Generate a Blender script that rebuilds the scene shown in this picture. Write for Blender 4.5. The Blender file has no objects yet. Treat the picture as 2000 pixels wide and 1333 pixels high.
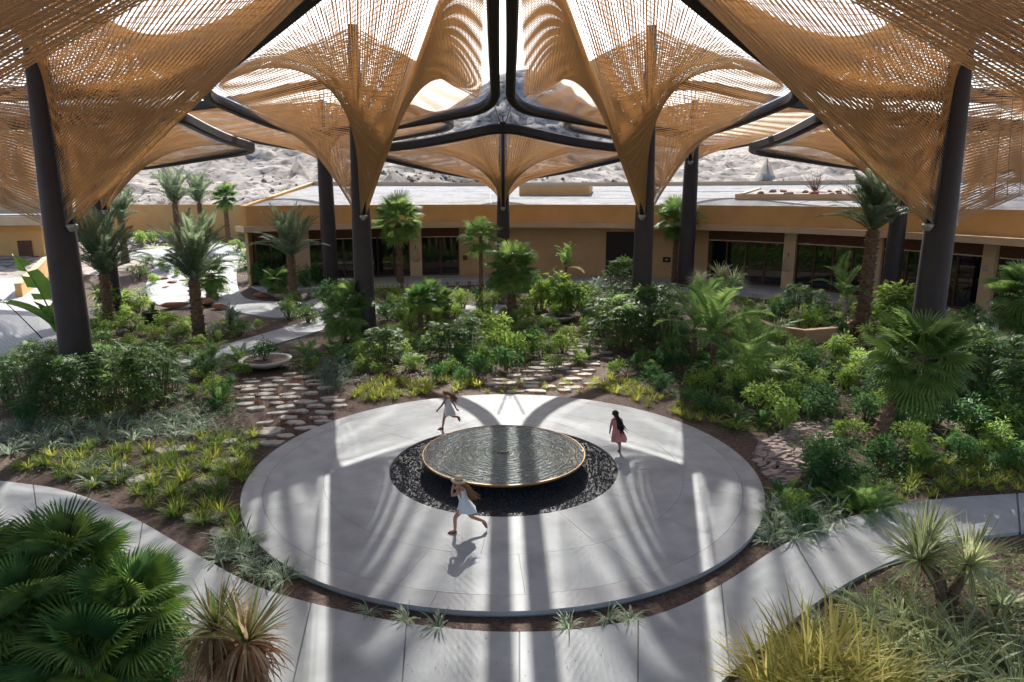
import bpy, math, random
import numpy as np
from mathutils import Vector, Matrix
R = math.radians
random.seed(7); RNG = np.random.default_rng(7)
sc = bpy.context.scene
COL = sc.collection

# ------------------------------------------------------------------ camera
CAM_H, CAM_Y, PITCH, YAW, FPX = 7.0, -17.1, R(12.1), R(0.73), 1333.0
cam_data = bpy.data.cameras.new('camera')
cam_data.lens = 24.0; cam_data.sensor_width = 36.0; cam_data.clip_start = 0.1; cam_data.clip_end = 3000
cam = bpy.data.objects.new('camera', cam_data); COL.objects.link(cam)
cam.location = (0, CAM_Y, CAM_H); cam.rotation_euler = (math.pi/2 - PITCH, 0, -YAW)
sc.camera = cam
# ------------------------------------------------------------------ sky, sun, exposure
SUN_EL, SUN_AZ = R(36.5), R(-0.9)          # azimuth from +Y, negative = to the left
w = bpy.data.worlds.new('World'); sc.world = w; w.use_nodes = True
nt = w.node_tree; bg = nt.nodes['Background']
sky = nt.nodes.new('ShaderNodeTexSky'); sky.sky_type = 'NISHITA'; sky.sun_disc = False
sky.sun_elevation = SUN_EL; sky.sun_rotation = SUN_AZ
sky.dust_density = 2.0; sky.air_density = 1.0; sky.ozone_density = 1.5
nt.links.new(sky.outputs[0], bg.inputs[0]); bg.inputs[1].default_value = 0.125
sd = bpy.data.lights.new('sun', 'SUN'); sd.energy = 4.7; sd.angle = R(0.45); sd.color = (1.0, 0.97, 0.925)
sun = bpy.data.objects.new('sun', sd); COL.objects.link(sun)
sdir = Vector((math.sin(SUN_AZ)*math.cos(SUN_EL), math.cos(SUN_AZ)*math.cos(SUN_EL), math.sin(SUN_EL)))
sun.rotation_euler = sdir.to_track_quat('Z', 'Y').to_euler(); sun.location = (0, 30, 40)
sc.view_settings.view_transform = 'Standard'; sc.view_settings.look = 'None'
sc.view_settings.gamma = 1.0; sc.view_settings.exposure = 0.92
sc.view_settings.use_curve_mapping = False
sc.cycles.use_denoising = True
sc.cycles.use_adaptive_sampling = True; sc.cycles.adaptive_threshold = 0.04
sc.cycles.max_bounces = 5; sc.cycles.diffuse_bounces = 3; sc.cycles.glossy_bounces = 2; sc.cycles.transmission_bounces = 3; sc.cycles.transparent_max_bounces = 6
sc.cycles.caustics_reflective = False; sc.cycles.caustics_refractive = False

def ground_at(u, v, z=0.0):
    """where the sight line through photo pixel (u, v) meets the level z"""
    a, b = (u - 1000) / FPX, (666 - v) / FPX
    fx, fy = math.sin(YAW), math.cos(YAW)
    d = Vector((fx*math.cos(PITCH) + a*fy + b*math.sin(PITCH)*fx,
                fy*math.cos(PITCH) - a*fx + b*math.sin(PITCH)*fy,
                -math.sin(PITCH) + b*math.cos(PITCH)))
    t = (z - CAM_H) / d.z
    return Vector((0, CAM_Y, CAM_H)) + d*t

# ------------------------------------------------------------------ materials
MATS = {}
def mat(name, col, rough=0.8, noise=None, col2=None, scale=5.0, bump=0.0, bscale=None, metal=0.0,
        trans=0.0, spec=0.3, objvar=0.0, coord='Object', detail=6.0, wear=None, obj_noise=True):
    m = bpy.data.materials.new(name); m.use_nodes = True
    n, l = m.node_tree.nodes, m.node_tree.links
    b = n['Principled BSDF']; out = n['Material Output']
    b.inputs['Roughness'].default_value = rough; b.inputs['Metallic'].default_value = metal
    b.inputs['Specular IOR Level'].default_value = spec
    c = None
    tc = n.new('ShaderNodeTexCoord')
    if col2 is not None:
        tx = n.new('ShaderNodeTexNoise'); tx.inputs['Scale'].default_value = scale; tx.inputs['Detail'].default_value = detail
        tx.inputs['Roughness'].default_value = 0.62
        l.new(tc.outputs[coord], tx.inputs['Vector'])
        rp = n.new('ShaderNodeValToRGB'); rp.color_ramp.elements[0].position = 0.33; rp.color_ramp.elements[1].position = 0.68
        rp.color_ramp.elements[0].color = (*col, 1); rp.color_ramp.elements[1].color = (*col2, 1)
        l.new(tx.outputs['Fac'], rp.inputs['Fac']); c = rp.outputs['Color']
    if wear is not None:
        t2 = n.new('ShaderNodeTexNoise'); t2.inputs['Scale'].default_value = wear[1]; t2.inputs['Detail'].default_value = 8
        l.new(tc.outputs[coord], t2.inputs['Vector'])
        r2 = n.new('ShaderNodeValToRGB'); r2.color_ramp.elements[0].position = wear[2]; r2.color_ramp.elements[1].position = wear[3]
        l.new(t2.outputs['Fac'], r2.inputs['Fac'])
        mx = n.new('ShaderNodeMixRGB'); mx.inputs['Color2'].default_value = (*wear[0], 1)
        if c is None: mx.inputs['Color1'].default_value = (*col, 1)
        else: l.new(c, mx.inputs['Color1'])
        l.new(r2.outputs['Color'], mx.inputs['Fac']); c = mx.outputs['Color']
    if objvar:
        oi = n.new('ShaderNodeObjectInfo'); hs = n.new('ShaderNodeHueSaturation')
        mr = n.new('ShaderNodeMapRange'); mr.inputs['To Min'].default_value = 1 - objvar; mr.inputs['To Max'].default_value = 1 + objvar
        l.new(oi.outputs['Random'], mr.inputs['Value']); l.new(mr.outputs['Result'], hs.inputs['Value'])
        m2 = n.new('ShaderNodeMath'); m2.operation = 'MULTIPLY_ADD'; m2.inputs[1].default_value = -0.05*objvar/0.3; m2.inputs[2].default_value = 0.5 + 0.025*objvar/0.3
        l.new(oi.outputs['Random'], m2.inputs[0]); l.new(m2.outputs[0], hs.inputs['Hue'])
        if c is None: hs.inputs['Color'].default_value = (*col, 1)
        else: l.new(c, hs.inputs['Color'])
        c = hs.outputs['Color']
    if c is None: b.inputs['Base Color'].default_value = (*col, 1)
    else: l.new(c, b.inputs['Base Color'])
    if bump:
        tb = n.new('ShaderNodeTexNoise'); tb.inputs['Scale'].default_value = bscale or scale*4; tb.inputs['Detail'].default_value = 6
        l.new(tc.outputs[coord], tb.inputs['Vector'])
        bp = n.new('ShaderNodeBump'); bp.inputs['Strength'].default_value = bump; bp.inputs['Distance'].default_value = 0.02
        l.new(tb.outputs['Fac'], bp.inputs['Height']); l.new(bp.outputs['Normal'], b.inputs['Normal'])
    if trans:
        tr = n.new('ShaderNodeBsdfTranslucent'); ms = n.new('ShaderNodeMixShader'); ms.inputs[0].default_value = trans
        if c is None: tr.inputs['Color'].default_value = (*col, 1)
        else: l.new(c, tr.inputs['Color'])
        l.new(b.outputs[0], ms.inputs[1]); l.new(tr.outputs[0], ms.inputs[2]); l.new(ms.outputs[0], out.inputs['Surface'])
    MATS[name] = m
    return m

mat('concrete', (0.385, 0.40, 0.39), 0.75, col2=(0.475, 0.487, 0.474), scale=1.7, bump=0.12, bscale=60, wear=((0.28, 0.28, 0.272), 0.8, 0.48, 0.80), detail=12)
mat('border_stone', (0.37, 0.375, 0.37), 0.75, col2=(0.45, 0.45, 0.44), scale=2.2, bump=0.10, bscale=70, wear=((0.29, 0.28, 0.27), 0.9, 0.48, 0.75))
mat('joint', (0.22, 0.22, 0.22), 0.9)
mat('paver', (0.50, 0.50, 0.49), 0.8, col2=(0.60, 0.59, 0.57), scale=2.0, bump=0.1, objvar=0.08)
mat('soil', (0.055, 0.040, 0.032), 0.95, col2=(0.17, 0.115, 0.085), scale=9, bump=0.9, bscale=55, wear=((0.22, 0.15, 0.11), 34, 0.55, 0.7))
mat('sand', (0.30, 0.25, 0.205), 0.95, col2=(0.48, 0.43, 0.37), scale=0.4, bump=1.0, bscale=2.5, wear=((0.14, 0.10, 0.08), 1.1, 0.50, 0.60), detail=14)
mat('mountain', (0.18, 0.145, 0.12), 0.95, col2=(0.46, 0.41, 0.355), scale=0.22, bump=1.0, bscale=1.2, detail=15, wear=((0.11, 0.082, 0.065), 0.6, 0.50, 0.62))
mat('rock', (0.15, 0.12, 0.105), 0.9, col2=(0.34, 0.28, 0.24), scale=1.2, bump=0.5, objvar=0.25)
mat('red_rock', (0.27, 0.11, 0.065), 0.9, col2=(0.42, 0.22, 0.14), scale=2.0, bump=0.5, objvar=0.25)
mat('slab_stone', (0.39, 0.35, 0.285), 0.9, col2=(0.57, 0.52, 0.44), scale=4.0, bump=0.5, bscale=14, objvar=0.12, wear=((0.27, 0.235, 0.19), 3.0, 0.52, 0.7))
mat('shard_stone', (0.33, 0.25, 0.21), 0.85, col2=(0.50, 0.42, 0.37), scale=3.0, bump=0.3, objvar=0.25)
mat('steel', (0.022, 0.020, 0.022), 0.55, col2=(0.034, 0.030, 0.03), scale=2.5, spec=0.25)
mat('column_paint', (0.034, 0.027, 0.031), 0.5, col2=(0.046, 0.037, 0.040), scale=1.5, spec=0.35)
mat('silver', (0.55, 0.56, 0.57), 0.35, metal=0.8)
mat('stucco', (0.68, 0.40, 0.155), 0.9, col2=(0.74, 0.45, 0.19), scale=0.8, bump=0.15, bscale=40, wear=((0.60, 0.36, 0.15), 0.5, 0.55, 0.8))
mat('stucco_pale', (0.62, 0.45, 0.28), 0.9, col2=(0.68, 0.51, 0.33), scale=0.8, bump=0.15, bscale=40)
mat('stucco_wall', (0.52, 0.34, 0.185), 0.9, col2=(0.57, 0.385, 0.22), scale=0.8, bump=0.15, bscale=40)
mat('roof_gravel', (0.25, 0.25, 0.252), 0.95, col2=(0.36, 0.36, 0.36), scale=3.0, bump=0.6, bscale=30, wear=((0.19, 0.185, 0.18), 0.5, 0.48, 0.72), detail=12)
mat('wood', (0.095, 0.040, 0.022), 0.55, col2=(0.15, 0.066, 0.036), scale=4)
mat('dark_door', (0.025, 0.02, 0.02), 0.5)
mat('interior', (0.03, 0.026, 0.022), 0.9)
mat('brass', (0.36, 0.235, 0.12), 0.5, col2=(0.26, 0.16, 0.075), scale=6, metal=0.55)
mat('pebble_black', (0.014, 0.015, 0.018), 0.62, col2=(0.085, 0.087, 0.092), scale=16, spec=0.28)
mat('basin_bed', (0.10, 0.105, 0.10), 0.6, col2=(0.19, 0.185, 0.165), scale=5)

# ropes: tan fibre that lets some light through
def rope_mat():
    m = bpy.data.materials.new('rope'); m.use_nodes = True; n, l = m.node_tree.nodes, m.node_tree.links
    n.remove(n['Principled BSDF'])
    d = n.new('ShaderNodeBsdfDiffuse'); t = n.new('ShaderNodeBsdfTranslucent'); ms = n.new('ShaderNodeMixShader'); ms.inputs[0].default_value = 0.42
    d.inputs[0].default_value = (0.70, 0.515, 0.315, 1); t.inputs[0].default_value = (0.73, 0.525, 0.305, 1)
    l.new(d.outputs[0], ms.inputs[1]); l.new(t.outputs[0], ms.inputs[2]); l.new(ms.outputs[0], n['Material Output'].inputs[0])
    MATS['rope'] = m
rope_mat()

def glass_mat():
    m = bpy.data.materials.new('glass'); m.use_nodes = True
    n, l = m.node_tree.nodes, m.node_tree.links
    b = n['Principled BSDF']; b.inputs['Base Color'].default_value = (0.012, 0.017, 0.018, 1)
    b.inputs['Roughness'].default_value = 0.02; b.inputs['Specular IOR Level'].default_value = 0.75
    b.inputs['IOR'].default_value = 1.75
    t = n.new('ShaderNodeBsdfTransparent'); t.inputs[0].default_value = (0.55, 0.6, 0.6, 1)
    ms = n.new('ShaderNodeMixShader'); ms.inputs[0].default_value = 0.35
    l.new(b.outputs[0], ms.inputs[1]); l.new(t.outputs[0], ms.inputs[2]); l.new(ms.outputs[0], n['Material Output'].inputs[0])
    MATS['glass'] = m
glass_mat()

# ------------------------------------------------------------------ mesh helpers
class MB:
    def __init__(s): s.v = []; s.f = []; s.m = []; s.n = 0; s.uv = []; s.hasuv = False
    def add(s, verts, faces, mi=0, uvs=None):
        """verts (N,3) array-like, faces list of index tuples; uvs: one (u,v) per vertex"""
        o = s.n
        s.v.append(np.asarray(verts, float).reshape(-1, 3)); k = len(s.v[-1])
        for f in faces: s.f.append(tuple(i + o for i in f)); s.m.append(mi)
        if uvs is not None: s.hasuv = True; s.uv.append(np.asarray(uvs, float))
        else: s.uv.append(np.zeros((k, 2)))
        s.n += k
    def box(s, c, d, rz=0, mi=0, rot=None):
        x, y, z = d[0]/2, d[1]/2, d[2]/2
        v = np.array([(-x,-y,-z),(x,-y,-z),(x,y,-z),(-x,y,-z),(-x,-y,z),(x,-y,z),(x,y,z),(-x,y,z)])
        if rot is not None: v = v @ np.array(rot).T
        elif rz: ca, sa = math.cos(rz), math.sin(rz); v = v @ np.array([[ca,sa,0],[-sa,ca,0],[0,0,1]])
        s.add(v + np.array(c), [(0,3,2,1),(4,5,6,7),(0,1,5,4),(1,2,6,5),(2,3,7,6),(3,0,4,7)], mi)
    def tube(s, pts, rad, k=6, mi=0, caps=True, closed=False):
        pts = [Vector(p) for p in pts]; n = len(pts)
        if not hasattr(rad, '__len__'): rad = [rad]*n
        ref = None; vs = []
        for i, p in enumerate(pts):
            if closed: t = pts[(i+1) % n] - pts[i-1]
            else: t = pts[min(i+1, n-1)] - pts[max(i-1, 0)]
            if t.length < 1e-9: t = Vector((0,0,1))
            t.normalize()
            if ref is None:
                ref = Vector((0,0,1)) if abs(t.z) < 0.9 else Vector((1,0,0))
            a = (ref - t*ref.dot(t)); a.normalize(); ref = a; b = t.cross(a)
            for j in range(k):
                th = 2*math.pi*j/k
                q = p + (a*math.cos(th) + b*math.sin(th))*rad[i]; vs.append((q.x, q.y, q.z))
        fs = []
        for i in range(n if closed else n-1):
            i2 = (i+1) % n
            for j in range(k):
                j2 = (j+1) % k; fs.append((i*k+j, i*k+j2, i2*k+j2, i2*k+j))
        if caps and not closed: fs.append(tuple(range(k))[::-1]); fs.append(tuple((n-1)*k+j for j in range(k)))
        s.add(vs, fs, mi)
    def lathe(s, prof, k=24, mi=0, c=(0,0,0), closed_top=False):
        vs = []; fs = []
        for (r, z) in prof:
            for j in range(k):
                th = 2*math.pi*j/k; vs.append((c[0]+r*math.cos(th), c[1]+r*math.sin(th), c[2]+z))
        for i in range(len(prof)-1):
            for j in range(k):
                j2 = (j+1) % k; fs.append((i*k+j, i*k+j2, (i+1)*k+j2, (i+1)*k+j))
        if closed_top: fs.append(tuple((len(prof)-1)*k+j for j in range(k)))
        s.add(vs, fs, mi)
    def prism(s, poly, z0, z1, mi=0, z1s=None):
        n = len(poly)
        vs = [(p[0], p[1], z0) for p in poly] + [(p[0], p[1], (z1s[i] if z1s is not None else z1)) for i, p in enumerate(poly)]
        fs = [tuple(range(n))[::-1], tuple(range(n, 2*n))] + [(i, (i+1) % n, n+(i+1) % n, n+i) for i in range(n)]
        s.add(vs, fs, mi)
    def segs(s, P0, P1, r0, r1=None, k=3, mi=0):
        """many straight tubes at once; P0, P1 are (N,3)"""
        P0 = np.asarray(P0, float); P1 = np.asarray(P1, float); r1 = r0 if r1 is None else r1
        t = P1 - P0; t /= np.maximum(np.linalg.norm(t, axis=1, keepdims=True), 1e-9)
        up = np.tile([0.0, 0, 1], (len(P0), 1)); up[np.abs(t[:, 2]) > 0.95] = (1, 0, 0)
        a = np.cross(t, up); a /= np.linalg.norm(a, axis=1, keepdims=True); b = np.cross(t, a)
        rings = []
        for P, r in ((P0, r0), (P1, r1)):
            for j in range(k):
                th = 2*math.pi*j/k + 0.5; rings.append(P + (a*math.cos(th) + b*math.sin(th))*r)
        V = np.stack(rings, 1).reshape(-1, 3); N = len(P0)
        F = []
        for i in range(N):
            o = i*2*k
            for j in range(k): F.append((o+j, o+(j+1) % k, o+k+(j+1) % k, o+k+j))
        s.add(V, F, mi)
    def mesh(s, name, mats, smooth=False):
        me = bpy.data.meshes.new(name)
        V = np.concatenate(s.v) if s.v else np.zeros((0, 3))
        me.from_pydata(V.tolist(), [], s.f)
        for m in (mats if isinstance(mats, (list, tuple)) else [mats]): me.materials.append(MATS[m])
        if isinstance(mats, (list, tuple)) and len(mats) > 1: me.polygons.foreach_set('material_index', s.m)
        if s.hasuv:
            U = np.concatenate(s.uv); uvl = me.uv_layers.new(name='uv')
            idx = np.empty(len(me.loops), np.int32); me.loops.foreach_get('vertex_index', idx)
            uvl.data.foreach_set('uv', U[idx].astype(np.float32).ravel())
        if smooth: me.polygons.foreach_set('use_smooth', [True]*len(me.polygons))
        me.update()
        return me
    def build(s, name, mats, parent=None, smooth=False, loc=None, rz=0):
        return link(name, s.mesh(name, mats, smooth), parent, loc, rz)

def link(name, me, parent=None, loc=None, rz=0, rot=None, scale=None):
    o = bpy.data.objects.new(name, me); COL.objects.link(o)
    if parent is not None: o.parent = parent
    if loc is not None: o.location = loc
    if rz: o.rotation_euler = (0, 0, rz)
    if rot is not None: o.rotation_euler = rot
    if scale is not None: o.scale = (scale,)*3 if not hasattr(scale, '__len__') else scale
    return o
def tag(o, label=None, cat=None, group=None, kind=None):
    if label: o['label'] = label
    if cat: o['category'] = cat
    if group: o['group'] = group
    if kind: o['kind'] = kind
    return o
def thing(name, label, cat, loc=(0,0,0), rz=0, group=None, scale=None):
    o = link(name, None, None, loc, rz, scale=scale); return tag(o, label, cat, group)
def polar(r, a, z=0.0):          # angle from +Y, clockwise positive (to the right)
    return Vector((r*math.sin(a), r*math.cos(a), z))
# ================================================================== terrain height
def smooth(a, b, x):
    t = np.clip((np.asarray(x, float) - a)/(b - a), 0, 1); return t*t*(3 - 2*t)
_hn = [(RNG.uniform(0.02, 0.09, 2)*RNG.choice([-1, 1], 2), RNG.uniform(0, 6.28), RNG.uniform(0.5, 1.2)) for _ in range(14)]
_fn = [(RNG.uniform(0.15, 0.6, 2)*RNG.choice([-1, 1], 2), RNG.uniform(0, 6.28), RNG.uniform(0.12, 0.35)) for _ in range(18)]
def terrain(x, y):
    x = np.asarray(x, float); y = np.asarray(y, float)
    r = np.hypot(x, y)
    n1 = sum(a*np.sin(k[0]*x + k[1]*y + p) for k, p, a in _hn)/3.0
    n2 = sum(a*np.sin(k[0]*x + k[1]*y + p) for k, p, a in _fn)
    far = smooth(56, 100, r)*smooth(-10, 25, y)
    z = far*(3.0 + 0.085*np.maximum(r - 62, 0) + n1*0.7*smooth(70, 130, r) + n2*0.45)
    ridge = np.exp(-((x - 2)/38.0)**2)*smooth(105, 190, y)*17.0*(1 + 0.25*n1) + np.exp(-((x + 110)/60.0)**2)*smooth(120, 200, y)*16
    crag = sum(abs(np.sin(k[0]*x*0.9 + k[1]*y*0.9 + p))*a for k, p, a in _fn[:9])
    z = z + ridge + crag*1.1*smooth(95, 150, r)*smooth(0, 60, y)
    left = smooth(34, 62, r)*smooth(-6, -18, x)*smooth(-12, 6, y)*2.3      # the garden climbs a little to the far left
    return z + left*(1 - far*0.6)
def tz(x, y): return 0.0 if x*x+y*y < 34*34 else float(terrain(x, y))

mb = MB()
xs = np.unique(np.concatenate([np.linspace(-900, -120, 14), np.linspace(-120, 120, 121), np.linspace(120, 900, 14)]))
ys = np.unique(np.concatenate([np.linspace(-900, -60, 10), np.linspace(-60, 20, 21), np.linspace(20, 240, 131), np.linspace(240, 1200, 14)]))
X, Y = np.meshgrid(xs, ys); Z = terrain(X, Y) - 0.02
Z = Z + (RNG.normal(size=Z.shape)*0.30 + RNG.normal(size=Z.shape)**3*0.09)*smooth(60, 85, np.hypot(X, Y))*smooth(10, 40, Y)
nx, ny = len(xs), len(ys)
FA = [(j*nx+i, j*nx+i+1, (j+1)*nx+i+1, (j+1)*nx+i) for j in range(ny-1) for i in range(nx-1)]
mb.add(np.stack([X, Y, Z], -1).reshape(-1, 3), FA)
gm = mb.mesh('ground', ['soil', 'sand', 'mountain'], smooth=True)
cen = np.zeros(len(gm.polygons)*3); gm.polygons.foreach_get('center', cen); cen = cen.reshape(-1, 3)
rr = np.hypot(cen[:, 0], cen[:, 1]); mi = np.where(rr > 47, 1, 0); mi[(rr > 47) & (cen[:, 1] > 92)] = 2
gm.polygons.foreach_set('material_index', mi.astype(np.int32))
tag(link('ground', gm), kind='structure')

# ================================================================== plaza
PR = 6.42; PY = -0.34      # plaza radius; its centre lies a little in front of the canopy centre
def sector(r0, r1, a0, a1, z0, z1, n=10, gap=0.0, bev=0.0):
    g0, g1 = gap/2/max(r0, .3), gap/2/r1
    A = [(r0*math.sin(a0+g0+(a1-a0-2*g0)*i/n), r0*math.cos(a0+g0+(a1-a0-2*g0)*i/n)) for i in range(n+1)]
    B = [(r1*math.sin(a0+g1+(a1-a0-2*g1)*i/n), r1*math.cos(a0+g1+(a1-a0-2*g1)*i/n)) for i in range(n+1)]
    m = MB(); poly = (B + A[::-1])
    poly = poly[::-1]
    m.prism(poly, z0, z1); return m
plz = MB(); plz.lathe([(0.0, 0.0), (PR+0.0, 0.0)], 96); plz.lathe([(PR-0.02, -0.3), (PR-0.02, 0.06)], 96)
plaza = tag(plz.build('plaza', 'joint'), kind='structure')
plaza.location = (0, PY, 0.02)
nsec = 16
for ring, (r0, r1, ns, off) in enumerate([(2.95, 4.55, 12, 0.1), (4.556, 5.93, 16, 0.33)]):
    for i in range(ns):
        a0 = 2*math.pi*i/ns + off
        sector(r0, r1, a0, a0+2*math.pi/ns, 0.0, 0.085, 12, gap=0.006).build('slab', 'concrete', plaza, loc=(0, 0, 0))
for i in range(10):
    a0 = 2*math.pi*i/10 + 0.2
    sector(5.937, PR, a0, a0+2*math.pi/10, 0.0, 0.085, 16, gap=0.006).build('border_slab', 'border_stone', plaza)

# paths: slabs along a centre line, joint gap between
def path_slabs(name, pts_l, pts_r, cuts, material='concrete', z=0.06, pname='slab', bed=True):
    """pts_l / pts_r: matching edge polylines (world xy); cuts: fractions where the joints are"""
    n = len(pts_l)
    def at(P, t):
        f = t*(n-1); i = min(int(f), n-2); return P[i] + (P[i+1]-P[i])*(f-i)
    root = MB()
    L = [at(pts_l, i/(4*n)) for i in range(4*n+1)]; Rr = [at(pts_r, i/(4*n)) for i in range(4*n+1)]
    poly = [(p[0], p[1]) for p in L] + [(p[0], p[1]) for p in Rr[::-1]]
    for i in range(4*n):
        q = [(*L[i][:2], z-0.02), (*Rr[i][:2], z-0.02), (*Rr[i+1][:2], z-0.02), (*L[i+1][:2], z-0.02)]
        root.add(q, [(0, 1, 2, 3)])
    o = tag(root.build(name, 'joint'), kind='structure')
    cuts = [0] + list(cuts) + [1]
    for a, b in zip(cuts[:-1], cuts[1:]):
        k = max(3, int((b-a)*n*3)); e = 0.0006
        ts = [a+e+(b-a-2*e)*i/k for i in range(k+1)]
        pl = [at(pts_l, t) for t in ts] + [at(pts_r, t) for t in ts[::-1]]
        m = MB(); m.prism([(p[0], p[1]) for p in pl], z-0.1, z); m.build(pname, material, o)
    return o
def smooth_poly(pix, n=8, z=0.0):
    P = [ground_at(u, v, z).xy for u, v in pix]
    out = []
    for i in range(len(P)-1):
        p0 = P[max(i-1, 0)]; p1 = P[i]; p2 = P[i+1]; p3 = P[min(i+2, len(P)-1)]
        for j in range(n):
            t = j/n
            out.append(0.5*((2*p1) + (p2-p0)*t + (2*p0-5*p1+4*p2-p3)*t*t + (3*p1-p0-3*p2+p3)*t**3))
    out.append(P[-1]); return out
# front path sweeping round the near side of the plaza
far_edge = [(-260, 910), (10, 944), (130, 963), (250, 1010), (380, 1085), (480, 1140), (560, 1170), (700, 1205), (830, 1228), (985, 1240),
            (1150, 1232), (1300, 1200), (1420, 1140), (1530, 1068), (1640, 1020), (1780, 985), (1990, 968), (2260, 955)]
near_edge = [(-260, 1075), (40, 1100), (130, 1130), (230, 1180), (330, 1225), (440, 1290), (520, 1340), (660, 1430), (820, 1500), (985, 1520),
             (1150, 1505), (1300, 1430), (1440, 1310), (1590, 1185), (1720, 1110), (1850, 1065), (1995, 1042), (2260, 1010)]
path_slabs('front_path', smooth_poly(far_edge), smooth_poly(near_edge), [0.08, 0.19, 0.29, 0.375, 0.455, 0.54, 0.625, 0.70, 0.775, 0.86, 0.94])

# ================================================================== fountain
f = thing('fountain', 'round shallow water basin with a brass rim in the middle of the plaza', 'fountain', (0, PY, 0.0))
BR, BZ = 2.12, 0.46
m = MB(); m.lathe([(0.0, 0.08), (0.55, 0.08), (0.6, 0.14), (1.2, 0.22), (1.75, 0.33), (BR-0.03, BZ-0.06), (BR, BZ-0.03), (BR, BZ), (BR-0.035, BZ+0.012), (BR-0.05, BZ-0.012), (BR-0.06, BZ-0.035)], 96)
m.build('bowl', 'brass', f, smooth=True)
m = MB(); m.lathe([(BR-0.058, BZ-0.034), (1.5, BZ-0.14), (0.7, BZ-0.19), (0.001, BZ-0.2)], 72); m.build('basin_floor', 'basin_bed', f, smooth=True)
# water, real rings of ripples
wm = bpy.data.materials.new('water'); wm.use_nodes = True
n, l = wm.node_tree.nodes, wm.node_tree.links
b = n['Principled BSDF']; b.inputs['Base Color'].default_value = (0.40, 0.42, 0.385, 1); b.inputs['Roughness'].default_value = 0.05
b.inputs['Specular IOR Level'].default_value = 0.9; b.inputs['IOR'].default_value = 1.6
tc = n.new('ShaderNodeTexCoord')
wv = n.new('ShaderNodeTexWave'); wv.wave_type = 'RINGS'; wv.rings_direction = 'Z'; wv.inputs['Scale'].default_value = 2.4; wv.inputs['Distortion'].default_value = 7.0
wv.inputs['Detail'].default_value = 3; wv.inputs['Detail Scale'].default_value = 2.2
nz = n.new('ShaderNodeTexNoise'); nz.inputs['Scale'].default_value = 4.5; nz.inputs['Detail'].default_value = 4
ad = n.new('ShaderNodeMath'); ad.operation = 'MULTIPLY_ADD'; ad.inputs[1].default_value = 1.3
bp = n.new('ShaderNodeBump'); bp.inputs['Strength'].default_value = 1.0; bp.inputs['Distance'].default_value = 0.13
l.new(tc.outputs['Object'], wv.inputs['Vector']); l.new(tc.outputs['Object'], nz.inputs['Vector'])
l.new(nz.outputs['Fac'], ad.inputs[0]); l.new(wv.outputs['Fac'], ad.inputs[2]); l.new(ad.outputs[0], bp.inputs['Height']); l.new(bp.outputs[0], b.inputs['Normal'])
tp = n.new('ShaderNodeBsdfTransparent'); tp.inputs[0].default_value = (0.75, 0.8, 0.78, 1); ms = n.new('ShaderNodeMixShader'); ms.inputs[0].default_value = 0.2
l.new(b.outputs[0], ms.inputs[1]); l.new(tp.outputs[0], ms.inputs[2]); l.new(ms.outputs[0], n['Material Output'].inputs[0])
MATS['water'] = wm
m = MB(); rs = np.linspace(0, BR-0.052, 90)
m.lathe([(max(r, 0.001), BZ-0.012 + 0.004*math.sin(r*34)*(0.3+0.7*r/BR)) for r in rs], 96); m.build('water', 'water', f, smooth=True)
m = MB(); m.lathe([(0.0, 0.35), (0.09, 0.44), (0.13, 0.47), (0.10, 0.485), (0.05, 0.478), (0.0, 0.482)], 20); m.build('spout', 'basin_bed', f, smooth=True)
# pebble bed round the foot of the bowl
pb = MB(); pb.lathe([(0.0, 0.035), (2.93, 0.05)], 72)
pebble_bed = tag(pb.build('pebble_bed', 'pebble_black', loc=(0, PY, 0)), kind='structure')
m = MB(); ico = np.array([(1,0,0),(-1,0,0),(0,1,0),(0,-1,0),(0,0,1),(0,0,-1)], float); icf = [(0,2,4),(2,1,4),(1,3,4),(3,0,4),(2,0,5),(1,2,5),(3,1,5),(0,3,5)]
for i in range(9000):
    r = math.sqrt(random.uniform(1.1**2, 2.92**2)); a = random.uniform(0, 6.283); s = random.uniform(0.018, 0.036)
    ca, sa = math.cos(random.uniform(0, 6.28)), math.sin(random.uniform(0, 6.28))
    v = ico*np.array([s, s*random.uniform(.6, .9), s*random.uniform(.4, .7)]); th = random.uniform(0, 6.28)
    c_, s_ = math.cos(th), math.sin(th); v = v @ np.array([[c_, s_, 0.2], [-s_, c_, 0.1], [0, 0, 1]])
    m.add(v + np.array([r*math.cos(a), r*math.sin(a), 0.055 + random.uniform(0, 0.02)]), icf)
tag(m.build('pebbles', 'pebble_black', pebble_bed), kind='stuff')
m = MB(); m.tube([(2.945*math.cos(2*math.pi*i/96), 2.945*math.sin(2*math.pi*i/96), 0.075) for i in range(96)], 0.012, 4, closed=True)
m.build('edging_strip', 'joint', pebble_bed)

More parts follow.
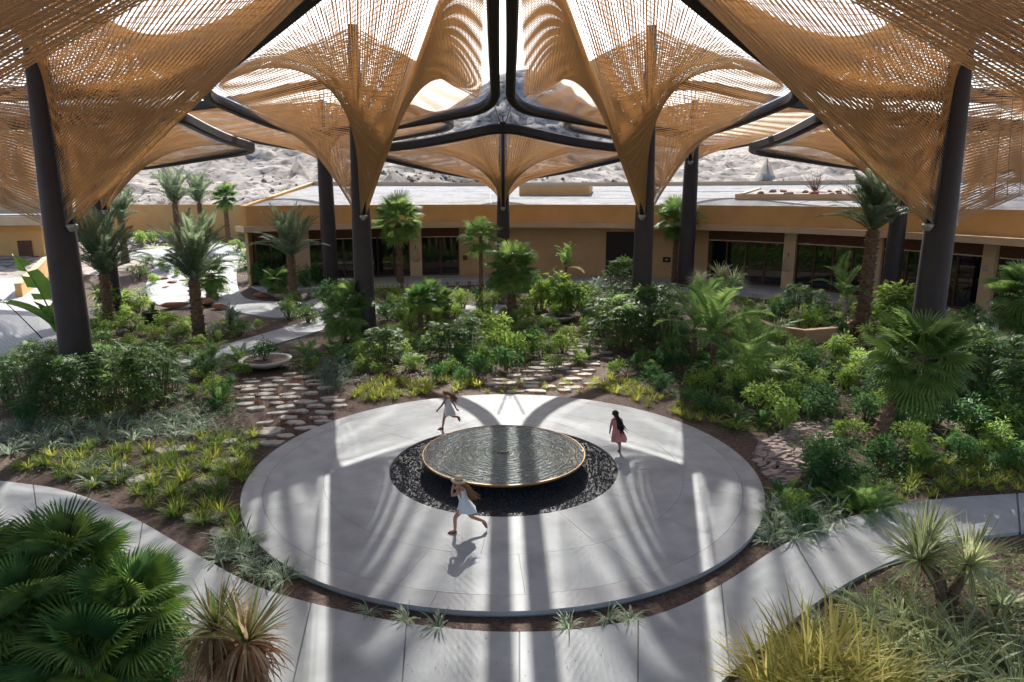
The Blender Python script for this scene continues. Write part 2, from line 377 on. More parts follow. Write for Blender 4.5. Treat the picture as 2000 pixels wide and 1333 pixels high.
# ================================================================== canopies
def canopy_meshes(key, verts, ztip, ztop, col_r, z_base=-0.3, spacing=0.235, rope=0.0200, corner=2.0, fin=0.0):
    """verts: I, Lr, O, Ll (local, column at origin, +y outward)"""
    I, Lr, O, Ll = [Vector(v) for v in verts]
    cyc = [I, Lr, O, Ll]; path = []; marks = []
    for k in range(4):
        p, c, q = cyc[k-1], cyc[k], cyc[(k+1) % 4]
        cut = corner if not isinstance(corner, (list, tuple)) else corner[k]
        a = c + (p-c).normalized()*cut; e = c + (q-c).normalized()*cut
        arc = [((1-t)**2*a + 2*t*(1-t)*c + t*t*e) for t in [i/10 for i in range(11)]]
        marks.append(len(path)+5); path += arc
        nxt = cyc[(k+1) % 4]; cut2 = corner if not isinstance(corner, (list, tuple)) else corner[(k+1) % 4]
        b2 = nxt + (c-nxt).normalized()*cut2
        # the long sides bow inwards slightly
        mid_in = Vector((-(e.x+b2.x)/2, -(e.y+b2.y)/2, 0)).normalized()
        for i in range(1, 12):
            t = i/12; path.append(e.lerp(b2, t) + mid_in*0.06*math.sin(math.pi*t)*(1 if abs(c.x) + abs(c.y) > 0 else 0) + Vector((0, 0, -0.12*math.sin(math.pi*t))))
    N = len(path)
    out = {}
    # rim beam, box section with chamfers
    m = MB(); w_, h_ = 0.22, 0.27; ch = 0.08; vs = []
    sec = [(-w_, -h_+ch), (-w_+ch, -h_), (w_-ch, -h_), (w_, -h_+ch), (w_, h_-ch), (w_-ch, h_), (-w_+ch, h_), (-w_, h_-ch)]
    for i, p in enumerate(path):
        t = (path[(i+1) % N] - path[i-1]); t.z = 0; t.normalize(); sd_ = Vector((t.y, -t.x, 0))
        for (a, b) in sec: q = p + sd_*a + Vector((0, 0, b)); vs.append((q.x, q.y, q.z))
    fs = [(i*8+j, i*8+(j+1) % 8, ((i+1) % N)*8+(j+1) % 8, ((i+1) % N)*8+j) for i in range(N) for j in range(8)]
    m.add(vs, fs); out['rim'] = m.mesh(key+'_rim', 'steel')
    # column
    m = MB(); zs = np.linspace(z_base, ztop+0.4, 9)
    m.lathe([(col_r*(1.06-0.12*(z-z_base)/(ztip-z_base) if z < ztip else 0.94-0.44*(z-ztip)/(ztop-ztip)), min(z, ztop+0.1)) for z in zs] + [(0.01, ztop+0.14)], 28)
    out['column'] = m.mesh(key+'_column', 'column_paint', True)
    m = MB(); m.lathe([(col_r*1.25, z_base), (col_r*1.25, z_base+0.42), (col_r*1.05, z_base+0.46)], 28); out['base_collar'] = m.mesh(key+'_collar', 'column_paint', True)
    # nets
    rods = MB(); nets = []; cords = MB()
    dense = []
    for k in range(4):
        i0, i1 = marks[k], marks[(k+1) % 4]
        if i1 <= i0: i1 += N
        seg = np.array([tuple(path[i % N]) for i in range(i0, i1+1)])
        d = np.concatenate([[0], np.cumsum(np.linalg.norm(np.diff(seg, axis=0), axis=1))])
        for layer, (cnt, lift, pw) in enumerate(((1.0, 0.0, 1.22), (1.07, 0.26, 1.0))):     # two rope layers, the upper one set slightly askew
            nr = int(d[-1]/spacing*cnt); tt = (np.arange(nr)+0.5)/nr
            rim = np.stack([np.interp(tt*d[-1], d, seg[:, c]) for c in range(3)], 1); rim[:, 2] += lift*0.9 - 0.1
            low_first = (k % 2 == 0)            # I and O sides hang from the tip, lateral corners from the top
            s = tt if low_first else 1 - tt
            zc = ztip + lift*1.6 + (ztop - ztip - lift*1.6)*s**pw
            side = -1 if k in (0, 3) else 1     # the inner wings hang from the inward side of the column
            rad = col_r*(0.97-0.44*np.clip((zc-ztip)/(ztop-ztip), 0, 1)); ang = (1 if rim[:, 0].mean() > 0 else -1)*0.28
            col = np.stack([math.sin(ang)*rad*1.03*np.ones(nr), side*math.cos(ang)*rad*1.03*np.ones(nr), zc], 1)
            dirv = col - rim; L = np.linalg.norm(dirv, axis=1, keepdims=True); dn = dirv/L
            rim_a = rim + dn*0.16; rim_b = rim + dn*0.64; col_a = col - dn*0.22
            m = MB(); m.segs(rim_b, col_a, rope, rope*0.92, 3); nets.append(m)
            rods.segs(rim_a, rim_b, 0.013, None, 3); rods.segs(col_a, col, 0.016, None, 3)
            if layer == 0:
                q_ = 0.20/float(L.mean())
                for fr in np.concatenate([np.arange(0.02, 0.5, q_), np.arange(0.5, 0.9, q_*2.2)]):       # thin cross cords
                    P = (rim_b + (col_a - rim_b)*fr)[::4]; cords.segs(P[:-1], P[1:], 0.012, None, 3)
    m = MB()
    for q in nets:
        for v_, in zip(q.v): pass
        m.add(np.concatenate(q.v), q.f)
    out['rope_net'] = m.mesh(key+'_ropes', 'rope'); out['cross_cords'] = cords.mesh(key+'_cords', 'rope'); out['rods'] = rods.mesh(key+'_rods', 'silver')
    # fin plates and clamps where the ropes meet the column
    for side in (-1, 1):
        for sx in (-1, 1):
            m = MB(); a = 0.28*sx; r0, r1 = col_r*0.95, col_r*0.52
            m.tube([(math.sin(a)*r0, side*math.cos(a)*r0, ztip-0.1), (math.sin(a)*r1, side*math.cos(a)*r1, ztop)], 0.045, 6); out['fin', side, sx] = m.mesh(key+'_fin', 'steel')
        c2 = MB(); y0 = side*(col_r+0.10)
        c2.lathe([(0.0, ztip-0.2), (0.09, ztip-0.19), (0.17, ztip-0.06), (0.19, ztip+0.02), (0.15, ztip+0.05), (0, ztip+0.05)], 10, c=(0, y0, 0)); out['clamp', side] = c2.mesh(key+'_clamp', 'silver')
    return out
def place_canopy(me, name, label, loc, rz, group):
    t = thing(name, label, 'canopy', loc, rz, group)
    for part, mesh in me.items():
        o = link(part if isinstance(part, str) else part[0], mesh, t)
        if part in ('rope_net', 'cross_cords', 'rods'): o['kind'] = 'stuff'
    return t
S = 19.4; RC = 18.0; A8 = math.pi/8
# inner ring: eight rhombic petals meeting over the plaza
li = Vector((S*math.sin(A8), S*math.cos(A8) - RC, 11.3))
PV = [(0, 0.62-RC, 15.0), (li.x-0.48, li.y-0.2, 11.3), (0, 35.0-RC, 11.0), (-li.x+0.48, li.y-0.2, 11.3)]
inner = canopy_meshes('petal', PV, 6.0, 14.5, 0.48, corner=[0.8, 2.6, 2.6, 2.6])
SH = 2.0        # the side petals stand on columns set a little nearer the plaza
inner_side = canopy_meshes('side_petal', [(x, y+SH, z) for x, y, z in PV], 6.0, 14.5, 0.50, corner=[0.8, 2.6, 2.6, 2.6])
SB = 2.6
inner_back = canopy_meshes('back_petal', [(x, y+SB, z) for x, y, z in PV], 5.8, 14.5, 0.50, corner=[0.8, 2.6, 2.6, 2.6])
names = {-22.5: 'rope canopy on the dark column left of the centre, behind the fountain', 22.5: 'rope canopy on the dark column right of the centre, behind the fountain',
         -67.5: 'large rope canopy on the slanting dark column at far left', 67.5: 'large rope canopy on the thick dark column at far right',
         -112.5: 'rope canopy overhead in the top left corner', 112.5: 'rope canopy overhead in the top right corner',
         -157.5: 'rope canopy overhead left of the viewer', 157.5: 'rope canopy overhead right of the viewer'}
for a, lab in names.items():
    me_, sh_ = {67.5: (inner_side, SH), 112.5: (inner_back, SB)}.get(abs(a), (inner, 0))
    place_canopy(me_, 'rope_canopy', lab, polar(RC - sh_, R(a)), -R(a), 'rope canopies in a ring over the plaza')
outer = canopy_meshes('outer_petal', [(0, 20.6-32.6, 10.5), (10.6, 1.6, 10.0), (0, 14.5, 8.2), (-10.6, 1.6, 10.0)], 6.1, 11.6, 0.48, corner=[1.6, 3.0, 3.0, 3.0], spacing=0.27, rope=0.022)
for a, lab in {0: 'low rope canopy in the middle distance, in front of the building entrance', -45: 'low rope canopy at the back left, above the date palms',
               45: 'low rope canopy at the back right, above the tall date palm'}.items():
    place_canopy(outer, 'rope_canopy', lab, polar(32.6, R(a)), -R(a), 'lower rope canopies behind the ring')
third = canopy_meshes('far_petal', [(0, -8.5, 13.6), (11.5, 3, 12.4), (0, 15, 11.0), (-11.5, 3, 12.4)], 9.3, 13.4, 0.55, corner=[3, 3.4, 3, 3.4], spacing=0.27, rope=0.022)
for x, lab in ((-12.8, 'high rope canopy behind the left one, on the column by the glass doors'), (13.6, 'high rope canopy behind the right one, on the column by the dark doorway')):
    place_canopy(third, 'rope_canopy', lab, (x, 33.6, 0), math.atan2(-x, 33.6), 'high rope canopies at the back')

# tie rods between the two middle petals and the low centre canopy
cn = thing('canopy_connector', 'V of pale steel tie rods joining the three canopies at top centre', 'bracket', (0, 20.4, 10.55))
for sx in (-1, 1):
    m = MB(); m.tube([(0.10*sx, 0.1, 0.05), (0.42*sx, -1.35, 0.85)], 0.035, 8); m.build('tie_rod', 'silver', cn)
m = MB(); m.box((0, 0.15, 0.12), (0.34, 0.5, 0.16)); m.box((0, 0.12, 0.32), (0.05, 0.4, 0.4)); m.build('gusset_plate', 'steel', cn)
# ================================================================== paved areas away from the plaza
def gat(u, v):
    """first point of the terrain on the sight line through photo pixel (u, v)"""
    p0 = Vector((0, CAM_Y, CAM_H)); d = ground_at(u, v, 0.0) - p0 if v > 400 else None
    if d is None: return ground_at(u, 400, 0.0)
    L = d.length; d.normalize(); t = 3.0
    while t < L + 1:
        p = p0 + d*t
        if p.z <= tz(p.x, p.y): break
        t += 0.3
    return Vector((p.x, p.y, tz(p.x, p.y)))
def paved(name, pix, material, z=0.05, dense=4):
    P = [gat(u, v) for u, v in pix]; out = []
    for i in range(len(P)):
        p0, p1, p2, p3 = P[i-1], P[i], P[(i+1) % len(P)], P[(i+2) % len(P)]
        for j in range(dense):
            t = j/dense
            out.append(0.5*((2*p1) + (p2-p0)*t + (2*p0-5*p1+4*p2-p3)*t*t + (3*p1-p0-3*p2+p3)*t**3))
    m = MB(); n = len(out); c = sum(out, Vector())/n
    zt = [max(tz(p.x, p.y), p.z)+z for p in out]
    m.prism([(p.x, p.y) for p in out], -0.3, 0, z1s=zt)
    return tag(m.build(name, material), kind='structure')
mat('tile_floor', (0.52, 0.52, 0.51), 0.7, col2=(0.60, 0.60, 0.58), scale=1.2, bump=0.1, bscale=30)
def tile_lines(name, size):
    m = MATS[name]; n, l = m.node_tree.nodes, m.node_tree.links; b = n['Principled BSDF']; src = b.inputs['Base Color'].links[0].from_socket
    bk = n.new('ShaderNodeTexBrick'); bk.inputs['Scale'].default_value = 1/size; bk.inputs['Mortar Size'].default_value = 0.03; bk.inputs['Color1'].default_value = (1,1,1,1); bk.inputs['Color2'].default_value = (.9,.9,.9,1); bk.inputs['Mortar'].default_value = (.45,.45,.45,1)
    tc = n.new('ShaderNodeTexCoord'); l.new(tc.outputs['Object'], bk.inputs['Vector'])
    mx = n.new('ShaderNodeMixRGB'); mx.blend_type = 'MULTIPLY'; mx.inputs['Fac'].default_value = 1
    l.new(src, mx.inputs['Color1']); l.new(bk.outputs['Color'], mx.inputs['Color2']); l.new(mx.outputs['Color'], b.inputs['Base Color'])
tile_lines('tile_floor', 0.5)
paved('tiled_court', [(-420, 620), (-150, 560), (0, 545), (60, 548), (118, 595), (140, 640), (128, 672), (90, 690), (40, 697), (-60, 704), (-300, 712), (-500, 690)], 'tile_floor', 0.04)
paved('garden_court', [(235, 498), (330, 484), (420, 478), (470, 486), (462, 540), (480, 585), (560, 590), (618, 585), (640, 605), (560, 622), (470, 612), (410, 596), (350, 604), (296, 590), (286, 555), (300, 520)], 'concrete', 0.04)
cp_l = smooth_poly([(250, 735), (330, 706), (450, 672), (560, 640), (690, 603), (800, 590)]); cp_r = smooth_poly([(255, 752), (340, 724), (470, 690), (585, 660), (705, 622), (805, 602)])
path_slabs('garden_path', cp_l, cp_r, [0.2, 0.4, 0.6, 0.8], z=0.05)
paved('side_path', [(1900, 660), (1960, 640), (2100, 640), (2300, 660), (2300, 700), (2060, 690), (1940, 684)], 'concrete', 0.04)
paved('back_path', [(900, 600), (960, 596), (1000, 600), (985, 612), (930, 618), (905, 612)], 'concrete', 0.05)

# ================================================================== main building, a concave arc
BC, BRAD = Vector((0, 12.3, 0)), 28.7
def arc(r, a, z=0): return Vector((BC.x + r*math.sin(a), BC.y + r*math.cos(a), z))
def ang_of(u, r=BRAD+0.4):
    lo, hi = R(-75), R(88)
    def px(a):
        p = arc(r, a); d = p - Vector((0, CAM_Y, 0)); c_, s_ = math.cos(YAW), math.sin(YAW)
        fx = d.x*c_ - d.y*s_; fy = d.x*s_ + d.y*c_; dep = fy*math.cos(PITCH) + (CAM_H-2.5)*math.sin(PITCH)
        return 1000 + FPX*fx/dep
    for _ in range(50):
        mid = (lo+hi)/2
        if px(mid) < u: lo = mid
        else: hi = mid
    return (lo+hi)/2
A0, A1 = R(-41), R(84); AB = R(-25); FL = 0.3
def arc_solid(r0, r1, a0, a1, z0, z1, n=None, z0b=None, z1b=None, a0b=None):
    """ring segment from radius r0 (inner, towards the plaza) to r1; z0b/z1b at the outer radius"""
    n = n or max(2, int((a1-a0)/R(2))); z0b = z0 if z0b is None else z0b; z1b = z1 if z1b is None else z1b
    m = MB(); vs = []
    for i in range(n+1):
        a = a0 + (a1-a0)*i/n; ab = a if a0b is None else a0b + (a1-a0b)*i/n
        for (r, z, q) in ((r0, z0, a), (r0, z1, a), (r1, z1b, ab), (r1, z0b, ab)): vs.append(tuple(arc(r, q, z)))
    fs = []
    for i in range(n):
        for j in range(4): fs.append((i*4+j, (i+1)*4+j, (i+1)*4+(j+1) % 4, i*4+(j+1) % 4))
    fs += [(3, 2, 1, 0), (n*4, n*4+1, n*4+2, n*4+3)]
    m.add(vs, fs); return m
bld = thing('main_building', 'long low curved ochre building with glass doors behind the garden', 'building', tuple(arc(BRAD, 0.2, 0)))
def bpart(m, name, material, parent=None, smooth=False):
    o = m.build(name, material, parent or bld, smooth)
    if parent is None: o.location = -bld.location
    return o
terr = arc_solid(24.6, BRAD+0.9, A0, A1, -0.4, FL); tag(terr.build('terrace', 'tile_floor'), kind='structure')
bpart(arc_solid(BRAD, BRAD+0.3, A0, A1, 4.76, 6.2), 'parapet', 'stucco')
bpart(arc_solid(BRAD-1.25, BRAD+0.28, A0-R(1.5), A1, 4.36, 4.75), 'eave', 'stucco_pale')
bpart(arc_solid(BRAD+0.3, BRAD+15.5, A0, A1, 5.7, 6.08, z1b=7.9, z0b=7.5, a0b=AB), 'roof', 'roof_gravel')
bpart(arc_solid(BRAD+15.5, BRAD+15.9, AB, A1, 5.0, 8.25), 'back_parapet', 'stucco_pale')
def end_slab(z0, z1f, z1b, th):
    p, q = arc(BRAD+0.02, A0), arc(BRAD+15.9, AB); d = (q-p).normalized(); nr = Vector((-d.y, d.x, 0))*th
    m = MB(); m.prism([tuple(p.xy), tuple((p+nr).xy), tuple((q+nr).xy), tuple(q.xy)][::-1], z0, 0, z1s=[z1b, z1b, z1f, z1f]); return m
bpart(end_slab(4.4, 6.2, 8.2, 0.35), 'end_parapet', 'stucco')
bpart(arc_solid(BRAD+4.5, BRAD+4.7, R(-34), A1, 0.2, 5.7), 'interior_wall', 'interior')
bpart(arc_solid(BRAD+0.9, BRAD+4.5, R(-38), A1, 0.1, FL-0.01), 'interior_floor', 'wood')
bpart(end_slab(-0.5, 4.36, 4.36, 0.2), 'end_wall', 'stucco_wall')
# roof joints, box and planter
rj = lambda r: 6.08 + (r-BRAD-0.3)/15.2*1.82
for u, du in ((560, 1.2), (690, -3), (960, 0.2), (1210, 2.5), (1520, 3.0), (1730, 2)):
    a = ang_of(u); m = MB(); p, q = arc(BRAD+0.6, a, rj(BRAD+0.6)+0.01), arc(BRAD+15.2, a+R(du), rj(BRAD+15.2)+0.01)
    m.tube([p, q], 0.03, 4); bpart(m, 'roof_joint', 'silver')
for r_ in (BRAD+5.2, BRAD+10.2):
    m = MB(); m.tube([arc(r_, R(-30)+(A1-R(-30))*i/40, rj(r_)+0.012) for i in range(41)], 0.02, 4); bpart(m, 'roof_joint', 'joint')
bpart(arc_solid(BRAD+7.5, BRAD+10.5, ang_of(1014, BRAD+8), ang_of(1150, BRAD+8), 6.5, 7.75), 'roof_box', 'stucco')
pa0, pa1 = ang_of(1438, BRAD+6), ang_of(1690, BRAD+6)
pl = bpart(arc_solid(BRAD+4.6, BRAD+4.95, pa0, pa1, 6.2, 7.05), 'roof_planter', 'stucco_pale')
bpart(arc_solid(BRAD+4.95, BRAD+11.0, pa0, pa0+R(0.6), 6.2, 7.05, z1b=7.6), 'planter_wall', 'stucco_pale')
bpart(arc_solid(BRAD+4.95, BRAD+11.0, pa0+R(0.6), pa1, 6.2, 6.95, z1b=7.5), 'planter_soil', 'sand')
# facade bays: pixels where each bay begins and ends
bays = [('glass', 500, 560, 2), ('pillar', 560, 604, 0), ('glass', 604, 738, 4), ('glass', 738, 800, 2), ('pillar', 800, 823, 0), ('glass', 823, 897, 2), ('wall', 897, 1183, 0),
        ('door', 1183, 1240, 0), ('wall', 1240, 1382, 0), ('glass', 1382, 1531, 4), ('pillar', 1531, 1554, 0), ('glass', 1554, 1700, 4), ('pillar', 1700, 1722, 0),
        ('glass', 1722, 1918, 4), ('pillar', 1918, 1944, 0), ('glass', 1944, 2090, 4), ('pillar', 2090, 2120, 0), ('glass', 2120, 2300, 4)]
GR = BRAD + 0.45
for kind, u0, u1, npn in bays:
    a0, a1 = ang_of(u0), ang_of(u1)
    if kind == 'wall': bpart(arc_solid(GR-0.05, GR+0.35, a0, a1, FL-0.05, 4.355), 'wall', 'stucco_wall')
    elif kind == 'pillar': bpart(arc_solid(GR-0.25, GR+0.35, a0, a1, FL-0.05, 4.355), 'pillar', 'stucco_pale')
    elif kind == 'door':
        d = bpart(arc_solid(GR+0.12, GR+0.22, a0, a1, FL, 4.0), 'door', 'dark_door')
        bpart(arc_solid(GR-0.05, GR+0.35, a0, a1, 4.0, 4.355), 'lintel', 'stucco_wall')
        hm = MB(); p = arc(GR+0.06, (a0+a1)/2+R(0.2), 1.5); hm.tube([p, p+Vector((0, 0, 0.6))], 0.025, 6); hm.build('handle', 'brass', d)
    else:
        # header, light strip, frame members, panes
        fr = bpart(arc_solid(GR, GR+0.22, a0, a1, 3.62, 4.355), 'window_frame', 'wood')
        h = arc_solid(GR-0.05, GR-0.003, a0+R(0.15), a1-R(0.15), 3.50, 3.58); h.build('trim_strip', 'stucco_pale', fr)
        arc_solid(GR+0.02, GR+0.2, a0, a1, FL-0.02, FL+0.16).build('sill', 'wood', fr)
        for i in range(npn+1):
            a = a0 + (a1-a0)*i/npn; hw = 0.055/GR if 0 < i < npn else 0.09/GR
            arc_solid(GR, GR+0.16, a-hw, a+hw, FL+0.16, 3.62, 1).build('mullion', 'wood', fr)
        for i in range(npn):
            b0 = a0 + (a1-a0)*i/npn + 0.055/GR; b1 = a0 + (a1-a0)*(i+1)/npn - 0.055/GR
            arc_solid(GR+0.07, GR+0.085, b0, b1, FL+0.16, 3.62, 2).build('pane', 'glass', fr)
# wall lamps: woven oval shields on the pillars, and small plaques
mat('lamp_shell', (0.50, 0.37, 0.24), 0.8, col2=(0.58, 0.45, 0.31), scale=8)
def on_wall(u, z, r): return arc(r, ang_of(u), z), ang_of(u)
for u, lab in ((811, 'oval pale wall lamp on the pillar left of the entrance doors'), (1542, 'oval pale wall lamp on the pillar between the right-hand windows')):
    p, a = on_wall(u, 2.0, GR-0.25); t = thing('wall_lamp', lab, 'lamp', tuple(p), -a, 'oval lamps on the facade pillars')
    m = MB(); nseg = 20
    ring = [(0.40*math.cos(2*math.pi*i/nseg), 0, 0.62*math.sin(2*math.pi*i/nseg) - 0.05*math.cos(4*math.pi*i/nseg)) for i in range(nseg)]
    m.add([(x, -0.02, z) for x, y, z in ring] + [(x*0.6, -0.16, z*0.6) for x, y, z in ring] + [(0, -0.2, 0)], [(i, (i+1) % nseg, nseg+(i+1) % nseg, nseg+i) for i in range(nseg)] + [(nseg+i, nseg+(i+1) % nseg, 2*nseg) for i in range(nseg)])
    m.build('shield', 'lamp_shell', t, True)
    m = MB(); m.tube([(0, -0.02, 0.6), (0, -0.1, 0.78), (0, -0.02, 0.86)], 0.03, 6); m.build('hook', 'dark_door', t)
for u, z, w_, h_, mt, lab, cat in ((908, 1.75, 0.36, 0.42, 'wood', 'small brown square plaque on the wall right of the entrance doors', 'plaque'),
        (906, 3.0, 0.16, 0.3, 'dark_door', 'small black wall light above the brown plaque', 'light'),
        (1271, 1.8, 0.25, 0.5, 'dark_door', 'narrow dark plaque on the wall right of the dark doorway', 'plaque'),
        (1303, 1.85, 0.62, 0.42, 'dark_door', 'wide black sign with a white mark on the ochre wall', 'sign'),
        (1928, 2.9, 0.28, 0.34, 'concrete', 'white box on the pillar by the far right doors', 'box')):
    p, a = on_wall(u, z, GR-0.30 if u > 1900 else GR-0.09); t = thing('wall_plaque', lab, cat, tuple(p), -a)
    m = MB(); m.box((0, 0, 0), (w_, 0.05, h_)); m.build('plate', mt, t)
    m = MB(); m.box((0, -0.03, 0), (w_*0.82, 0.02, h_*0.82)); m.build('face', mt, t)
    if cat == 'sign':
        m = MB(); m.prism([(-0.16, 0), (0.02, 0.0), (0.10, 0.1), (-0.10, 0.1)], 0, 0.012); 
        o = m.build('mark', 'concrete', t); o.rotation_euler = (math.pi/2, 0, 0); o.location = (0.05, -0.042, -0.04)

# ================================================================== walls and wing on the left
def wall_strip(name, label, pts, h, th, material, cap=None, cat='wall'):
    t = thing(name, label, cat, tuple(pts[0]))
    def body(hh0, hh1, th_):
        m = MB(); vs = []; n = len(pts)
        for i, p in enumerate(pts):
            d = (pts[min(i+1, n-1)] - pts[max(i-1, 0)]); d.z = 0; d.normalize(); nr = Vector((-d.y, d.x, 0))*th_/2
            for q, z in ((p-nr, hh0), (p-nr, hh1), (p+nr, hh1), (p+nr, hh0)): vs.append((q.x-pts[0].x, q.y-pts[0].y, q.z-pts[0].z+z))
        fs = [(i*4+j, (i+1)*4+j, (i+1)*4+(j+1) % 4, i*4+(j+1) % 4) for i in range(n-1) for j in range(4)] + [(3, 2, 1, 0), tuple((n-1)*4+k for k in range(4))]
        m.add(vs, fs); return m
    body(-1.0, h, th).build('wall_body', material, t); body(h+0.002, h+0.08, th+0.06).build('coping', cap or material, t)
    return t
wall_strip('garden_wall', 'long ochre garden wall behind the palms at the far left', [Vector((-62, 50, 2.6)), Vector((-46, 57, 2.6)), Vector((-34, 58, 2.6)), Vector((-22, 56, 2.6)), Vector((-18, 52, 2.6))], 3.3, 0.4, 'stucco')
wall_strip('terrace_wall', 'curved brown terrace wall with a pale top at the far left', [gat(u, v) for u, v in ((40, 590), (70, 560), (92, 535), (118, 516), (150, 500))], 1.1, 0.35, 'stucco', 'stucco_pale')
wall_strip('planter_wall', 'low curved ochre planter wall among the shrubs, right of centre', [gat(u, v) for u, v in ((1455, 640), (1510, 664), (1570, 672), (1625, 668), (1660, 650))], 0.6, 0.3, 'stucco_wall')
wall_strip('planter_wall', 'low ochre planter kerb by the path at the right edge', [gat(u, v) for u, v in ((1840, 655), (1890, 668), (1940, 668), (1990, 656), (2060, 640))], 0.45, 0.3, 'stucco')
# wing
wg = thing('side_wing', 'flat-roofed sand-coloured wing with brown doors at the far left edge', 'building', (-38.5, 36.5, 1.0), R(18))
def wbox(c, d, name, material, parent=None):
    m = MB(); m.box(c, d); return m.build(name, material, parent or wg)
wbox((-7, 4.0, 1.6), (17, 0.4, 4.0), 'wall', 'stucco'); wbox((1.3, 8.05, 1.6), (0.4, 7.7, 4.0), 'side_wall', 'stucco')
wbox((-6.6, 5.2, 3.95), (18.6, 6.2, 0.7), 'roof', 'stucco_pale'); wbox((-6.6, 9.5, 5.0), (18.4, 2.2, 1.3), 'upper_parapet', 'stucco_pale')
wbox((-6.6, 5.2, 4.36), (17.8, 5.4, 0.1), 'roof_gravel', 'roof_gravel'); wbox((-6.6, 14, 6.1), (18.4, 1.2, 2.0), 'upper_parapet', 'stucco_pale')
for x in (-3.2, 0.2):
    d = wbox((x, 3.75, 1.1), (1.0, 0.08, 2.4), 'door', 'wood'); wbox((x+0.35, 3.68, 1.0), (0.05, 0.06, 0.3), 'handle', 'brass', d)

# ================================================================== rocks and boulders
def rock_mesh(key, material, seed, flat=0.7):
    rg = np.random.default_rng(seed); m = MB(); vs = []; fs = []
    import bmesh
    bm = bmesh.new(); bmesh.ops.create_icosphere(bm, subdivisions=2, radius=1)
    dirs = rg.normal(size=(9, 3)); dirs /= np.linalg.norm(dirs, axis=1, keepdims=True); cut = rg.uniform(0.45, 0.85, 9)
    for v in bm.verts:
        p = np.array(v.co); s = 1.0
        for d, c in zip(dirs, cut):
            k = p @ d
            if k > c: p = p - d*(k-c)*0.9
        v.co = (p[0]*1.1, p[1]*0.9, p[2]*flat)
    me = bpy.data.meshes.new(key); bm.to_mesh(me); bm.free(); me.materials.append(MATS[material]); return me
ROCKS = [rock_mesh('boulder', 'rock', s) for s in (1, 2, 3)]; RED = [rock_mesh('red_boulder', 'red_rock', s, 0.6) for s in (4, 5)]; DARK = [rock_mesh('grey_boulder', 'rock', s, 0.75) for s in (8, 9)]
def boulder(u, v, s, kind, label, group=None, sz=None):
    p = gat(u, v); me = random.choice({'r': RED, 'g': DARK, 'n': ROCKS}[kind])
    o = link('boulder', me, None, (p.x, p.y, p.z+s*0.25), random.uniform(0, 6.28), scale=(s, s*0.9, s*(sz or 0.8)))
    return tag(o, label, 'rock', group)
boulder(345, 602, 0.9, 'r', 'long red flat boulder beside the pale court', None, 0.4); boulder(395, 598, 1.0, 'r', 'red boulder right of the long flat one by the pale court', None, 0.45)
boulder(432, 604, 0.55, 'r', 'small red boulder at the foot of the date palm'); boulder(512, 582, 0.55, 'r', 'orange-brown block at the edge of the pale court')
for u, v, s, lab in ((548, 585, 0.6, 'leftmost'), (572, 592, 0.65, 'second from the left'), (596, 588, 0.7, 'largest, second from the right'), (614, 580, 0.6, 'rightmost'), (560, 575, 0.5, 'smallest, set behind the others')):
    boulder(u, v, s, 'g', 'dark grey block at the edge of the pale court, '+lab, 'dark grey blocks by the pale court')
boulder(860, 596, 0.45, 'r', 'red boulder at the foot of the slim fan palm'); boulder(1028, 590, 0.5, 'r', 'red boulder right of the bushy fan palm')
boulder(300, 662, 0.4, 'r', 'small red boulder behind the left shrubs'); boulder(240, 655, 0.4, 'n', 'small brown boulder behind the left shrubs')
boulder(640, 625, 0.5, 'g', 'grey boulder beside the garden path')
# scattered rocks over the hillside
m = MB(); base = np.array([v.co for v in ROCKS[0].vertices]); bf = [tuple(p.vertices) for p in ROCKS[0].polygons]
lo = ico
for i in range(6000):
    a = random.uniform(-0.8, 0.8); d = random.uniform(58, 125); x = d*math.sin(a); y = d*math.cos(a)
    clump = math.sin(x*0.11+1)*math.sin(y*0.13) + math.sin(x*0.05+y*0.07)
    if clump < random.uniform(-1.6, 1.2): continue
    s = random.uniform(0.12, 0.55)*(2.2 if random.random() < 0.06 else 1)
    th = random.uniform(0, 6.28); c_, s_ = math.cos(th), math.sin(th)
    v = (lo*np.array([s, s*0.8, s*0.6]) + RNG.normal(size=(6, 3))*s*0.15) @ np.array([[c_, s_, 0], [-s_, c_, 0], [0, 0, 1]])
    m.add(v + np.array([x, y, tz(x, y) + s*0.1]), icf)
tag(m.build('hillside_rocks', 'rock'), 'loose brown rocks strewn over the pale hillside', 'rocks', kind='stuff')
